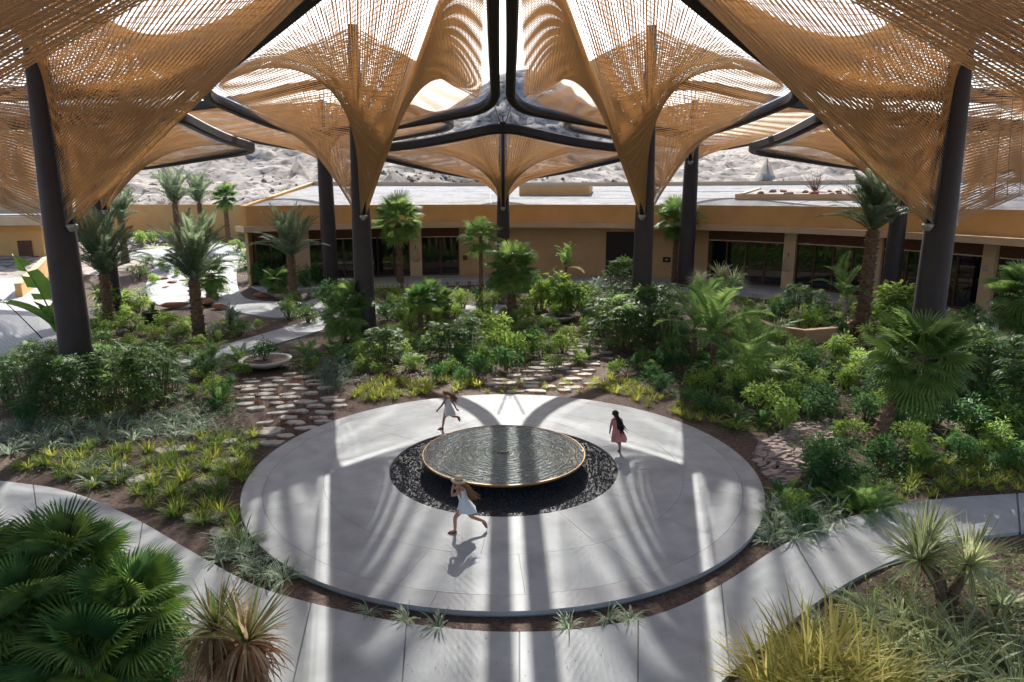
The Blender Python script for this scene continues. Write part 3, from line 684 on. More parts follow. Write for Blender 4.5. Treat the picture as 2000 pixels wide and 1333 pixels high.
# ================================================================== plants
def leaf_mat(name, c1, c2, rough=0.5, trans=0.46, var=0.30, scale=3.0, spec=0.22, stripe=None):
    """c1 -> c2 by noise; stripe: colour of pale leaf margins (real leaf colour, across the blade's width)"""
    m = bpy.data.materials.new(name); m.use_nodes = True; n, l = m.node_tree.nodes, m.node_tree.links
    b = n['Principled BSDF']; b.inputs['Roughness'].default_value = rough; b.inputs['Specular IOR Level'].default_value = spec
    tc = n.new('ShaderNodeTexCoord'); tx = n.new('ShaderNodeTexNoise'); tx.inputs['Scale'].default_value = scale; tx.inputs['Detail'].default_value = 3
    l.new(tc.outputs['Object'], tx.inputs['Vector'])
    rp = n.new('ShaderNodeValToRGB'); rp.color_ramp.elements[0].position = 0.35; rp.color_ramp.elements[1].position = 0.65
    rp.color_ramp.elements[0].color = (*c1, 1); rp.color_ramp.elements[1].color = (*c2, 1); l.new(tx.outputs['Fac'], rp.inputs['Fac']); c = rp.outputs['Color']
    if stripe:
        uv = n.new('ShaderNodeUVMap'); sp = n.new('ShaderNodeSeparateXYZ'); l.new(uv.outputs[0], sp.inputs[0])
        a = n.new('ShaderNodeMath'); a.operation = 'SUBTRACT'; a.inputs[1].default_value = 0.5; l.new(sp.outputs['X'], a.inputs[0])
        a2 = n.new('ShaderNodeMath'); a2.operation = 'ABSOLUTE'; l.new(a.outputs[0], a2.inputs[0])
        gt = n.new('ShaderNodeMath'); gt.operation = 'GREATER_THAN'; gt.inputs[1].default_value = 0.27; l.new(a2.outputs[0], gt.inputs[0])
        mx = n.new('ShaderNodeMixRGB'); mx.inputs['Color2'].default_value = (*stripe, 1); l.new(gt.outputs[0], mx.inputs['Fac']); l.new(c, mx.inputs['Color1']); c = mx.outputs['Color']
    oi = n.new('ShaderNodeObjectInfo'); hs = n.new('ShaderNodeHueSaturation')
    mr = n.new('ShaderNodeMapRange'); mr.inputs['To Min'].default_value = 1-var; mr.inputs['To Max'].default_value = 1+var
    l.new(oi.outputs['Random'], mr.inputs['Value']); l.new(mr.outputs['Result'], hs.inputs['Value'])
    m2 = n.new('ShaderNodeMath'); m2.operation = 'MULTIPLY_ADD'; m2.inputs[1].default_value = -0.03; m2.inputs[2].default_value = 0.515
    l.new(oi.outputs['Random'], m2.inputs[0]); l.new(m2.outputs[0], hs.inputs['Hue']); l.new(c, hs.inputs['Color']); c = hs.outputs['Color']
    l.new(c, b.inputs['Base Color'])
    tr = n.new('ShaderNodeBsdfTranslucent'); hs2 = n.new('ShaderNodeHueSaturation'); hs2.inputs['Value'].default_value = 1.6; hs2.inputs['Hue'].default_value = 0.487; l.new(c, hs2.inputs['Color'])
    l.new(hs2.outputs[0], tr.inputs[0]); ms = n.new('ShaderNodeMixShader'); ms.inputs[0].default_value = trans
    l.new(b.outputs[0], ms.inputs[1]); l.new(tr.outputs[0], ms.inputs[2]); l.new(ms.outputs[0], n['Material Output'].inputs[0]); MATS[name] = m
leaf_mat('date_leaf', (0.0961, 0.1382, 0.0801), (0.1679, 0.2182, 0.1238), 0.50)
leaf_mat('fan_leaf', (0.1059, 0.2033, 0.0594), (0.2118, 0.3304, 0.0933), 0.50)
leaf_mat('rhapis_leaf', (0.062, 0.1342, 0.044), (0.1408, 0.2299, 0.0615), 0.50)
leaf_mat('shrub_leaf', (0.1204, 0.2244, 0.0521), (0.2545, 0.3707, 0.0731), 0.50)
leaf_mat('deep_leaf', (0.0547, 0.1444, 0.0516), (0.1064, 0.2407, 0.068), 0.50)
leaf_mat('light_leaf', (0.1933, 0.3194, 0.0799), (0.3513, 0.4792, 0.1198), 0.50)
leaf_mat('cycad_leaf', (0.1037, 0.1973, 0.0601), (0.1946, 0.31, 0.0826), 0.50)
leaf_mat('blue_leaf', (0.132, 0.187, 0.1485), (0.209, 0.264, 0.209), 0.50)
leaf_mat('grass_leaf', (0.24, 0.3, 0.054), (0.432, 0.456, 0.09), 0.55)
leaf_mat('green_grass', (0.12, 0.204, 0.036), (0.228, 0.324, 0.06), 0.55)
leaf_mat('spider_leaf', (0.0792, 0.1584, 0.0792), (0.132, 0.2244, 0.1122), 0.50, stripe=(0.55, 0.60, 0.46))
leaf_mat('gold_leaf', (0.33, 0.319, 0.0825), (0.506, 0.462, 0.143), 0.50)
leaf_mat('yucca_leaf', (0.143, 0.2072, 0.0675), (0.264, 0.3248, 0.099), 0.42, stripe=(0.46, 0.47, 0.30))
leaf_mat('straw_leaf', (0.36, 0.28, 0.15), (0.52, 0.43, 0.25), 0.6)
leaf_mat('dead_leaf', (0.20, 0.115, 0.055), (0.36, 0.23, 0.12), 0.7)
leaf_mat('rust_leaf', (0.15, 0.070, 0.035), (0.25, 0.13, 0.065), 0.7)
leaf_mat('purple_leaf', (0.10, 0.022, 0.040), (0.19, 0.055, 0.075), 0.5)
leaf_mat('banana_leaf', (0.085, 0.20, 0.035), (0.13, 0.27, 0.045), 0.35)
mat('bark_date', (0.10, 0.060, 0.038), 0.95, col2=(0.21, 0.135, 0.085), scale=9, bump=1.0, bscale=30)
mat('bark_fan', (0.13, 0.075, 0.050), 0.95, col2=(0.24, 0.155, 0.105), scale=8, bump=1.0, bscale=30)
mat('bark_grey', (0.30, 0.28, 0.25), 0.95, col2=(0.40, 0.37, 0.33), scale=6, bump=0.6, bscale=20)
mat('trunk_ochre', (0.33, 0.18, 0.085), 0.9, col2=(0.42, 0.26, 0.14), scale=6, bump=0.8, bscale=25)
mat('stem', (0.10, 0.085, 0.045), 0.8, col2=(0.16, 0.12, 0.06), scale=6)
mat('twig', (0.22, 0.16, 0.12), 0.9)
mat('pot_dark', (0.02, 0.03, 0.028), 0.5)
mat('pot_pale', (0.50, 0.46, 0.40), 0.8, col2=(0.58, 0.54, 0.48), scale=4)

def blade(m, base, d, L, w, bend, seg=3, mi=0, fold=0.0, side=None, tipw=0.0):
    """grass blade: starts at base along direction d and bends towards the ground"""
    d = Vector(d).normalized(); h = Vector((d.x, d.y, 0))
    if h.length < 1e-4: h = Vector((1, 0, 0))
    h.normalize(); sd_ = side or Vector((-h.y, h.x, 0)); vs = []; uv = []
    p = Vector(base); e = math.asin(max(-1, min(1, d.z)))
    for i in range(seg+1):
        t = i/seg; ww = w*(1 - t**2.2*(1-tipw))*(0.65+0.7*min(t*2.5, 1)*0.5) if i < seg else w*tipw*0.5
        vs += [tuple(p - sd_*ww/2), tuple(p + sd_*ww/2)]; uv += [(0, t), (1, t)]
        e -= bend/seg; q = h*math.cos(e) + Vector((0, 0, math.sin(e))); p = p + q*(L/seg)
    m.add(vs, [(2*i, 2*i+1, 2*i+3, 2*i+2) for i in range(seg)], mi, uv)

def tuft_mesh(key, material, n, L, w, r0, el, bend, seg=3, seed=1, mats=None):
    rg = random.Random(seed); m = MB()
    for i in range(n):
        a = rg.uniform(0, 6.283); r = r0*math.sqrt(rg.random()); e = rg.uniform(*el)
        blade(m, (r*math.cos(a), r*math.sin(a), 0.0), (math.cos(a+rg.uniform(-.6, .6))*math.cos(e), math.sin(a+rg.uniform(-.6, .6))*math.cos(e), math.sin(e)), L*rg.uniform(.6, 1.1), w*rg.uniform(.7, 1.2), rg.uniform(*bend), seg,
              mi=(rg.randrange(len(mats)) if mats else 0))
    return m.mesh(key, mats or material)
YG = [tuft_mesh('grass_tuft', 'grass_leaf', 46, 0.42, 0.030, 0.09, (0.8, 1.5), (0.2, 1.3), 3, s) for s in (1, 2, 3)]
GG = [tuft_mesh('green_tuft', 'green_grass', 46, 0.45, 0.030, 0.09, (0.8, 1.5), (0.2, 1.2), 3, s) for s in (4, 5, 6)]
SP = [tuft_mesh('strap_tuft', 'spider_leaf', 40, 0.62, 0.046, 0.07, (0.35, 1.45), (0.9, 2.0), 4, s) for s in (7, 8, 9)]
RU = [tuft_mesh('rust_tuft', 'rust_leaf', 45, 0.20, 0.018, 0.10, (0.3, 1.5), (0.3, 1.2), 2, s) for s in (10, 11, 12)]
PU = [tuft_mesh('purple_tuft', 'purple_leaf', 40, 0.34, 0.05, 0.08, (0.4, 1.4), (0.5, 1.6), 3, s) for s in (13, 14)]
BL = [tuft_mesh('blue_tuft', 'blue_leaf', 60, 0.40, 0.026, 0.15, (0.4, 1.5), (0.4, 1.4), 3, s) for s in (15, 16)]

def tuft(kind, p, s, label, cat='grass', group=None, name=None):
    me = random.choice(kind)
    o = link(name or me.name.split('.')[0], me, None, (p[0], p[1], p[2]), random.uniform(0, 6.28), scale=(s, s, s*random.uniform(.85, 1.15)))
    return tag(o, label, cat, group)

# --- feather frond along +x, rising; leaflets both sides
def frond_mesh(key, material, L, nl, leaf, el0, bend, lw, vee=0.5, seed=0, stalk=0.12, seg=10, lean=0.65):
    rg = random.Random(seed); m = MB(); pts = []; p = Vector((0, 0, 0)); e = el0
    for i in range(seg+1):
        pts.append((p.copy(), e)); e -= bend/seg*(0.5+1.0*i/seg); p = p + Vector((math.cos(e), 0, math.sin(e)))*(L/seg)
    m.tube([q for q, _ in pts], [0.030*L/3*(1-0.85*i/seg) for i in range(seg+1)], 3, 0, caps=False)
    for i in range(nl):
        t = stalk + (1-stalk)*(i+0.5)/nl; f_ = t*seg; k = min(int(f_), seg-1); q = pts[k][0].lerp(pts[k+1][0], f_-k); e = pts[k][1]
        T = Vector((math.cos(e), 0, math.sin(e))); U = Vector((-math.sin(e), 0, math.cos(e)))
        ll = leaf*math.sin(math.pi*min(1, (0.22+0.78*(1-abs(2*t-0.95)))*0.5))*rg.uniform(.85, 1.1)*(1 if t < .8 else 1-(t-.8)*2.2)
        for sgn in (-1, 1):
            D = (T*(lean+0.6*t) + Vector((0, sgn, 0))*1.0 + U*(vee+rg.uniform(-.2, .2))).normalized()
            W = D.cross(U).normalized()*lw*0.5*rg.uniform(.8, 1.2)
            a = q; mid = q + D*ll*0.45; tip = q + D*ll + Vector((0, 0, -0.16*ll))
            m.add([tuple(a), tuple(mid-W), tuple(tip), tuple(mid+W)], [(0, 1, 2, 3)])
    return m.mesh(key, material)
DATE = [frond_mesh('date_frond', 'date_leaf', 3.4, 44, 0.62, R(86), R(34), 0.05, 0.5, 1), frond_mesh('date_frond', 'date_leaf', 3.2, 42, 0.6, R(77), R(42), 0.05, 0.5, 2),
        frond_mesh('date_frond', 'date_leaf', 3.0, 42, 0.58, R(62), R(66), 0.05, 0.45, 3)]
CYC = [frond_mesh('cycad_frond', 'cycad_leaf', 1.15, 30, 0.20, R(62), R(75), 0.026, 0.3, 4), frond_mesh('cycad_frond', 'cycad_leaf', 1.1, 30, 0.20, R(38), R(70), 0.026, 0.3, 5)]
FERN = [frond_mesh('fern_frond', 'deep_leaf', 0.9, 24, 0.16, R(58), R(85), 0.032, 0.1, 6), frond_mesh('fern_frond', 'shrub_leaf', 0.9, 24, 0.17, R(45), R(80), 0.032, 0.1, 7)]
ARECA = [frond_mesh('palm_frond', 'fan_leaf', 2.2, 34, 0.55, R(76), R(75), 0.050, 0.25, 8), frond_mesh('palm_frond', 'fan_leaf', 2.0, 32, 0.52, R(58), R(85), 0.050, 0.2, 9)]
DRYF = [frond_mesh('dry_frond', 'straw_leaf', 1.9, 26, 0.42, R(40), R(95), 0.035, 0.0, 18)]
BLUEC = [frond_mesh('blue_frond', 'blue_leaf', 1.5, 36, 0.22, R(60), R(75), 0.03, 0.4, 19), frond_mesh('blue_frond', 'blue_leaf', 1.4, 34, 0.22, R(30), R(60), 0.03, 0.4, 20)]

# --- fan leaf along +x: stalk then pleated fingers
def fan_mesh(key, material, Rl, nseg, stalk, droop, seed=0, spread=R(250), split=0.55, stalk_r=0.02):
    rg = random.Random(seed); m = MB()
    m.tube([(0, 0, 0), (stalk*0.5, 0, 0.03*stalk), (stalk, 0, 0)], [stalk_r, stalk_r*0.8, stalk_r*0.6], 3, 0, caps=False)
    for i in range(nseg):
        a = -spread/2 + spread*(i+0.5)/nseg; da = spread/nseg*0.5
        ln = Rl*(0.72+0.28*math.cos(a*0.55))*rg.uniform(.93, 1.05); up = 0.06*Rl*(1 if i % 2 else -1)*0.5
        def P(r, ang, z): return (stalk + r*math.cos(ang), r*math.sin(ang), z)
        dz = lambda r: -droop*(r/Rl)**2.4*Rl
        s1 = ln*split; jt = rg.uniform(-0.05, 0.05)
        v = [P(0.02, a, 0), P(s1, a-da*0.98, dz(s1)-0.025*Rl), P(s1, a, dz(s1)+0.035*Rl), P(s1, a+da*0.98, dz(s1)-0.025*Rl),
             P(ln*0.8, a-da*0.42+jt*.5, dz(ln*.8)), P(ln*0.8, a+da*0.42+jt*.5, dz(ln*.8)), P(ln, a+jt, dz(ln)*rg.uniform(1.0, 1.35))]
        m.add(v, [(0, 1, 2), (0, 2, 3), (1, 4, 2), (2, 5, 3), (4, 5, 2), (4, 6, 5)])
    return m.mesh(key, material)
FAN = [fan_mesh('fan_frond', 'fan_leaf', 0.88, 30, 0.75, 0.35, 1, split=0.46), fan_mesh('fan_frond', 'fan_leaf', 0.84, 28, 0.7, 0.6, 2, split=0.44), fan_mesh('fan_frond', 'fan_leaf', 0.88, 30, 0.8, 0.15, 3, split=0.48)]
FAN_DEAD = [fan_mesh('dead_fan_frond', 'dead_leaf', 0.6, 16, 0.6, 0.8, 4, R(120), 0.4)]
DFAN = [fan_mesh('fan_frond', 'deep_leaf', 0.82, 34, 0.65, 0.10, 5, split=0.42), fan_mesh('fan_frond', 'shrub_leaf', 0.78, 32, 0.6, 0.2, 6, split=0.40), fan_mesh('fan_frond', 'fan_leaf', 0.85, 34, 0.7, 0.3, 7, split=0.44)]

def trunk_mesh(key, H, r0, r1, material, lean=(0, 0), seed=0, rings=None, boots=0, bootmat=None):
    rg = random.Random(seed); m = MB(); n = rings or max(6, int(H*5)); pts = []; rad = []
    for i in range(n+1):
        t = i/n; pts.append((lean[0]*t**1.3, lean[1]*t**1.3, H*t)); rad.append((r0+(r1-r0)*t)*(1+(0.07 if i % 2 else -0.05))*(1.25 if i == 0 else 1))
    m.tube(pts, rad, 12, 0)
    for i in range(boots):       # cut leaf bases standing off the trunk
        t = (i+0.5)/boots; a = i*2.399; k = min(int(t*n), n-1); c = Vector(pts[k]); r = rad[k]*0.92
        d = Vector((math.cos(a), math.sin(a), 0)); s_ = Vector((-d.y, d.x, 0)); b0 = c + d*r*0.8; w_ = 0.055 + 0.35*r*0.3
        tip = c + d*(r*1.32+0.03) + Vector((0, 0, 0.13))
        v = [b0 - s_*w_, b0 + s_*w_, tip + s_*w_*.55, tip - s_*w_*.55, b0 + Vector((0, 0, .12)) - s_*w_, b0 + Vector((0, 0, .12)) + s_*w_]
        m.add([tuple(q) for q in v], [(0, 1, 2, 3), (3, 2, 5, 4), (0, 3, 4), (1, 5, 2)])
    return m.mesh(key, material, smooth=False)

def crown(root, top, meshes, n, tilt, scale, jitter=0.15, roll=0.35, name='frond', golden=True, sq=1.0, seed=0):
    """n fronds round the top; tilt(t) gives the elevation in radians for t in 0..1 (inner to outer)"""
    rg = random.Random(seed*7919+n)
    for i in range(n):
        t = (i+0.5)/n; me = meshes[min(int(t*len(meshes)), len(meshes)-1)] if golden else rg.choice(meshes)
        s = scale*rg.uniform(.85, 1.12)
        o = link(name, me, root, (top[0]+rg.uniform(-.04, .04), top[1]+rg.uniform(-.04, .04), top[2]-0.18*t*scale**0.5),
                 rot=(rg.uniform(-roll, roll), -(tilt(t)+rg.uniform(-jitter, jitter)), i*2.39996+rg.uniform(-.25, .25)), scale=(s, s*sq, s))
def date_palm(p, H, label, fs=1.0, r=0.24, n=34, lean=(0, 0), seed=0, group='date palms'):
    t = thing('date_palm', label, 'palm tree', tuple(p), random.uniform(0, 6), group)
    link('trunk', trunk_mesh('date_trunk', H, r*1.1, r*0.95, 'bark_date', lean, seed, boots=int(H*26)), t)
    crown(t, (lean[0], lean[1], H), DATE, int(n*1.3), lambda q: R(6)-R(20)*q**1.5, fs, seed=seed)
def fan_palm(p, H, label, fs=1.0, r=0.16, n=26, lean=(0, 0), seed=0, meshes=None, dead=4, lo=-55, hi=82, bark='bark_fan', group='fan palms', boots=None, rz=None):
    t = thing('fan_palm', label, 'palm tree', tuple(p), random.uniform(0, 6) if rz is None else rz, group)
    link('trunk', trunk_mesh('fan_trunk', H, r*1.15, r*0.85, bark, lean, seed, boots=int(H*16) if boots is None else boots), t)
    crown(t, (lean[0], lean[1], H), meshes or FAN, n, lambda q: R(hi)+(R(lo)-R(hi))*q**0.9, fs, seed=seed, golden=False)
    if dead: crown(t, (lean[0], lean[1], H-0.1), FAN_DEAD, dead, lambda q: R(-68), fs*0.9, seed=seed+3, name='dead_frond')
def rosette(name, p, label, meshes, n, scale, lo, hi, cat='plant', group=None, H=0.0, lean=(0, 0), r=0.1, bark='bark_date', seed=0, fname='frond', golden=True):
    t = thing(name, label, cat, tuple(p), random.uniform(0, 6), group)
    if H > 0.05: link('trunk', trunk_mesh(name+'_trunk', H, r*1.1, r, bark, lean, seed, boots=int(H*20)), t)
    crown(t, (lean[0], lean[1], H), meshes, n, lambda q: R(hi)+(R(lo)-R(hi))*q, scale, seed=seed, name=fname, golden=golden)
    return t

# --- bushes: canes + joined foliage
def rhapis_meshes(seed, nl=110, fingers=7, leaf=0.36, hh=1.8, rr=0.75, material='rhapis_leaf'):
    rg = random.Random(seed); m = MB(); st = MB()
    for c in range(9):
        a = rg.uniform(0, 6.28); r = rr*0.75*math.sqrt(rg.random()); st.tube([(r*.5*math.cos(a), r*.5*math.sin(a), -0.05), (r*math.cos(a), r*math.sin(a), hh*rg.uniform(.6, .9))], 0.018, 4)
    for i in range(nl):
        a = rg.uniform(0, 6.28); z = hh*(0.12+0.88*rg.random()**0.8); r = rr*math.sqrt(rg.uniform(.12, 1))*(1-0.55*max(0, z/hh-0.6)/0.4)
        c = Vector((r*math.cos(a), r*math.sin(a), z)); ya = a + rg.uniform(-.7, .7); el = rg.uniform(-.5, .7) + 0.5*(z/hh-.4)
        X = Vector((math.cos(ya)*math.cos(el), math.sin(ya)*math.cos(el), math.sin(el))); Yv = Vector((-math.sin(ya), math.cos(ya), 0)); 
        Lf = leaf*rg.uniform(.75, 1.15)
        for k in range(fingers):
            th = (k-(fingers-1)/2)/((fingers-1)/2)*1.75; D = (X*math.cos(th) + Yv*math.sin(th)); N = X.cross(Yv)
            ln = Lf*(1-0.25*abs(th)/1.75)*rg.uniform(.9, 1.1); W = D.cross(N).normalized()*Lf*0.085
            tip = c + D*ln - Vector((0, 0, ln*rg.uniform(.1, .4))); mid = c + D*ln*0.5 + Vector((0, 0, 0.02))
            m.add([tuple(c), tuple(mid-W), tuple(tip), tuple(mid+W)], [(0, 1, 2, 3)])
    return st.mesh('canes', 'stem'), m.mesh('fan_foliage', material)
def shrub_meshes(seed, material, nl=420, leaf=0.16, hh=1.0, rr=0.6, aspect=0.42, clumps=9):
    rg = random.Random(seed); m = MB(); st = MB(); cs = []
    for c in range(clumps):
        a = rg.uniform(0, 6.28); r = rr*0.72*math.sqrt(rg.random()); z = hh*rg.uniform(.35, .85)*(1-0.3*r/rr); cs.append((Vector((r*math.cos(a), r*math.sin(a), z)), rg.uniform(.22, .42)*rr))
        st.tube([(0.1*r*math.cos(a), 0.1*r*math.sin(a), -0.05), (r*.6*math.cos(a), r*.6*math.sin(a), z*.55), tuple(cs[-1][0])], [0.02, 0.014, 0.007], 4)
    for i in range(nl):
        c, cr = rg.choice(cs); d = Vector((rg.gauss(0, 1), rg.gauss(0, 1), rg.gauss(0.25, .8))).normalized(); q = c + d*cr*rg.uniform(.5, 1.15)
        X = (d + Vector((rg.uniform(-.7, .7), rg.uniform(-.7, .7), rg.uniform(-.8, .4)))).normalized(); Yv = X.cross(Vector((0, 0, 1)))
        if Yv.length < .1: Yv = Vector((1, 0, 0))
        Yv.normalize(); Lf = leaf*rg.uniform(.6, 1.2); W = Yv*Lf*aspect*0.5; N = Yv.cross(X)
        tip = q + X*Lf - N*Lf*0.25*0; mid = q + X*Lf*0.45
        m.add([tuple(q), tuple(mid-W+N*Lf*.06), tuple(tip - Vector((0, 0, Lf*.2))), tuple(mid+W+N*Lf*.06)], [(0, 1, 2), (0, 2, 3)])
    return st.mesh('stems', 'stem'), m.mesh('foliage', material)
RH = [rhapis_meshes(s) for s in (1, 2, 3, 4)]
SHB = {'mid': [shrub_meshes(s, 'shrub_leaf') for s in (11, 12, 13)], 'deep': [shrub_meshes(s, 'deep_leaf', 460, 0.15) for s in (14, 15, 16)],
       'light': [shrub_meshes(s, 'light_leaf', 380, 0.17) for s in (17, 18)], 'blue': [shrub_meshes(s, 'blue_leaf', 420, 0.11, 0.7, 0.6) for s in (19, 20)],
       'big': [shrub_meshes(s, 'shrub_leaf', 300, 0.26, 1.3, 0.7, 0.5) for s in (21, 22)], 'rhapis': RH}
def bush(kind, u, v, s, label, group=None, p=None, sz=None, name=None):
    st, fo = random.choice(SHB[kind]); p = p or gat(u, v); s *= 1.22 if kind != 'rhapis' else 1.08
    label = label.replace('{c}', {'light': 'bright yellow-green', 'mid': 'mid-green', 'deep': 'deep green', 'blue': 'grey-green', 'big': 'broad-leaved green', 'rhapis': 'finger-leaved'}[kind])
    t = thing(name or ('rhapis_palm' if kind == 'rhapis' else 'shrub'), label, 'shrub', tuple(p), random.uniform(0, 6.28), group, scale=(s, s, s*(sz or random.uniform(.85, 1.15))))
    link('stems', st, t)['kind'] = 'stuff'; link('foliage', fo, t)['kind'] = 'stuff'
    return t
# ================================================================== planting
def inside(p, poly):
    c = False; n = len(poly)
    for i in range(n):
        a, b = poly[i], poly[i-1]
        if (a[1] > p[1]) != (b[1] > p[1]) and p[0] < (b[0]-a[0])*(p[1]-a[1])/(b[1]-a[1]) + a[0]: c = not c
    return c
def scatter(pix, n, dmin, keep=None, seed=0):
    rg = random.Random(seed); P = [gat(u, v) for u, v in pix]; W = [(p.x, p.y) for p in P]
    x0, x1 = min(p[0] for p in W), max(p[0] for p in W); y0, y1 = min(p[1] for p in W), max(p[1] for p in W); out = []
    for _ in range(n*40):
        if len(out) >= n: break
        q = (rg.uniform(x0, x1), rg.uniform(y0, y1))
        if not inside(q, W): continue
        if math.hypot(q[0], q[1]-PY) < PR+0.12: continue
        if any((q[0]-o[0])**2 + (q[1]-o[1])**2 < dmin*dmin for o in out): continue
        out.append((q[0], q[1], tz(*q)))
    return out

# ---- palms
date_palm(gat(390, 662), 2.9, 'stout date palm with upright fronds on the left, right of the big column', 1.0, 0.27, 36, seed=1)
date_palm(gat(216, 640), 2.9, 'date palm just behind the big left column, trunk half hidden by shrubs', 1.05, 0.25, 34, seed=2)
date_palm(gat(574, 588), 3.0, 'date palm with open feathery crown left of the two middle columns', 1.0, 0.25, 28, seed=3)
date_palm(gat(1680, 655), 5.3, 'tall date palm with thick dark trunk in front of the right windows', 0.92, 0.30, 38, (0.25, 0), seed=4)
date_palm(gat(246, 512), 3.4, 'reddish-trunked palm behind the left date palm', 0.9, 0.26, 24, seed=5)
date_palm(gat(352, 500), 4.6, 'pale far palm rising above the ochre garden wall', 1.0, 0.24, 24, seed=6)
date_palm(gat(398, 492), 4.4, 'slimmer pale far palm beside the one above the garden wall', 0.9, 0.2, 22, seed=7)
fan_palm(gat(782, 560), 5.2, 'tall fan palm in front of the glass doors, left of the centre column', 1.35, 0.24, 30, seed=1, dead=3)
fan_palm(gat(447, 478), 4.6, 'slender fan palm with a round crown before the garden wall', 1.0, 0.22, 26, seed=2, dead=0)
fan_palm(gat(940, 594), 4.4, 'slim fan palm left of the centre column', 0.95, 0.13, 18, seed=3, dead=0)
fan_palm(gat(1000, 622), 2.9, 'bushy fan palm in front of the centre column', 1.08, 0.24, 40, seed=4, dead=3)
fan_palm(gat(1316, 560), 5.2, 'tall fan palm half hidden by the right rear column', 1.3, 0.2, 28, seed=5, dead=3)
fan_palm(gat(1702, 890), 2.75, 'large drooping fan palm with leaning brown trunk at right', 0.95, 0.17, 44, (1.05, 0.0), seed=6, dead=3, lo=-66, rz=0, boots=70)
fan_palm(gat(1990, 690), 2.6, 'grey-trunked fan palm at the right edge', 1.15, 0.24, 38, seed=7, dead=2, lo=-70, bark='bark_grey')
fan_palm(gat(415, 585), 1.7, 'short fat-trunked fan palm standing on the pale court', 0.9, 0.34, 24, seed=8, dead=2)
fan_palm(gat(545, 580), 1.2, 'small fan palm in the dark planting by the left end of the building', 0.8, 0.14, 20, seed=9, dead=0)
fan_palm(gat(672, 668), 1.4, 'low spreading fan palm left of the middle column', 0.85, 0.13, 24, seed=10, dead=0, group='low fan palms')
fan_palm(gat(690, 660), 1.9, 'low fan palm touching the left side of the middle column', 0.8, 0.13, 22, seed=11, dead=0, group='low fan palms')
fan_palm(gat(822, 650), 1.75, 'round-headed dwarf fan palm on a dark stem behind the shrubs', 0.72, 0.12, 30, seed=12, dead=0, meshes=DFAN, group='low fan palms')
fan_palm(gat(838, 640), 1.8, 'dark round-headed dwarf fan palm, second of the trio', 0.72, 0.12, 30, seed=13, dead=0, meshes=DFAN, group='low fan palms')
fan_palm(gat(862, 620), 1.0, 'smallest dwarf fan palm of the trio', 0.65, 0.15, 24, seed=14, dead=0, meshes=DFAN, group='low fan palms')
rosette('dry_palm', gat(1105, 572), 'sparse palm with dry arching fronds against the ochre wall', DRYF+ARECA, 12, 0.9, -25, 60, 'palm tree', H=1.9, r=0.08, seed=3, golden=False)
rosette('feather_palm', gat(1645, 650), 'young feather palm with one bright yellow frond by the tall date palm', ARECA, 9, 1.05, -15, 25, 'palm tree', H=1.9, r=0.09, bark='bark_grey', seed=4)
rosette('feather_palm', gat(1390, 738), 'feather palm with upright fronds on a brown stem right of centre', ARECA, 11, 1.25, -15, 22, 'palm tree', H=1.7, r=0.10, lean=(0.1, 0), seed=5)
rosette('feather_palm', gat(1355, 720), 'leaning feather palm left of the two right-of-centre palms', ARECA, 10, 1.1, -18, 22, 'palm tree', H=1.6, r=0.09, lean=(-0.1, 0), seed=6)
rosette('feather_palm', gat(1455, 752), 'broad feather palm spreading fronds from the ground right of centre', ARECA, 10, 1.3, -30, 15, 'palm tree', H=0.5, r=0.1, seed=7)
# tree-sized grass-headed plants
YT = [tuft_mesh('grass_head', 'yucca_leaf', 150, 0.95, 0.035, 0.12, (-0.3, 1.5), (0.3, 1.3), 4, s) for s in (31, 32)]
def head_plant(name, p, label, heads, trunk, me_list, scale, cat='plant', bark='bark_date', r=0.11, group=None):
    t = thing(name, label, cat, tuple(p), 0, group)
    for i, (dx, dy, dz) in enumerate(heads):
        m = MB(); m.tube([(0.05*dx, 0.05*dy, -0.1), (dx*.35, dy*.35, dz*.5), (dx, dy, dz)], [r*1.3, r, r*.75], 9); m.build('trunk', bark, t)
        link('leaf_head', random.choice(me_list), t, (dx, dy, dz), random.uniform(0, 6), scale=scale*random.uniform(.9, 1.1))['kind'] = 'stuff'
    return t
head_plant('grass_tree', gat(1385, 640), 'grass-headed tree with three round tops in front of the right glass doors', [(-0.7, 0, 2.6), (0.45, 0.3, 2.75), (1.1, -0.2, 2.5)], 0, YT, 1.05, 'tree')

# ---- foreground right: spiky yuccas, golden grass, white-striped straps
YC = [tuft_mesh('yucca_head', 'yucca_leaf', 130, 0.98, 0.042, 0.04, (-0.35, 1.5), (0.0, 0.55), 4, s) for s in (33, 34)]
yp = ground_at(1850, 1190, 0.0)
yt = head_plant('yucca', (yp.x, yp.y, 0), 'yucca with three spiky pale-striped heads at the lower right', [(-0.42, 0.25, 0.80), (-0.12, 0.62, 0.88), (0.42, 0.2, 0.72)], 0, YC, 1.0, 'yucca', 'bark_date', 0.085)
GL = [tuft_mesh('golden_tuft', 'gold_leaf', 95, 0.95, 0.034, 0.20, (0.75, 1.5), (0.2, 1.5), 5, s) for s in (35, 36, 37)]
for i, (u, v, z, s) in enumerate(((1500, 1330, .1, .9), (1560, 1300, .1, 1.0), (1620, 1290, .1, 1.05), (1680, 1330, .1, 1.0), (1600, 1370, .1, 1.1), (1520, 1400, .1, 1.0), (1660, 1410, .1, 1.0), (1730, 1380, .1, .95))):
    p = ground_at(u, v, z); tuft(GL, (p.x, p.y, 0.0), s*1.2, 'clump of long golden yellow grass blades at the lower right', 'grass', 'golden grass at the lower right', 'golden_grass')
SPB = [tuft_mesh('strap_clump', 'yucca_leaf', 80, 0.85, 0.042, 0.10, (0.2, 1.45), (0.6, 1.9), 5, s) for s in (38, 39)]
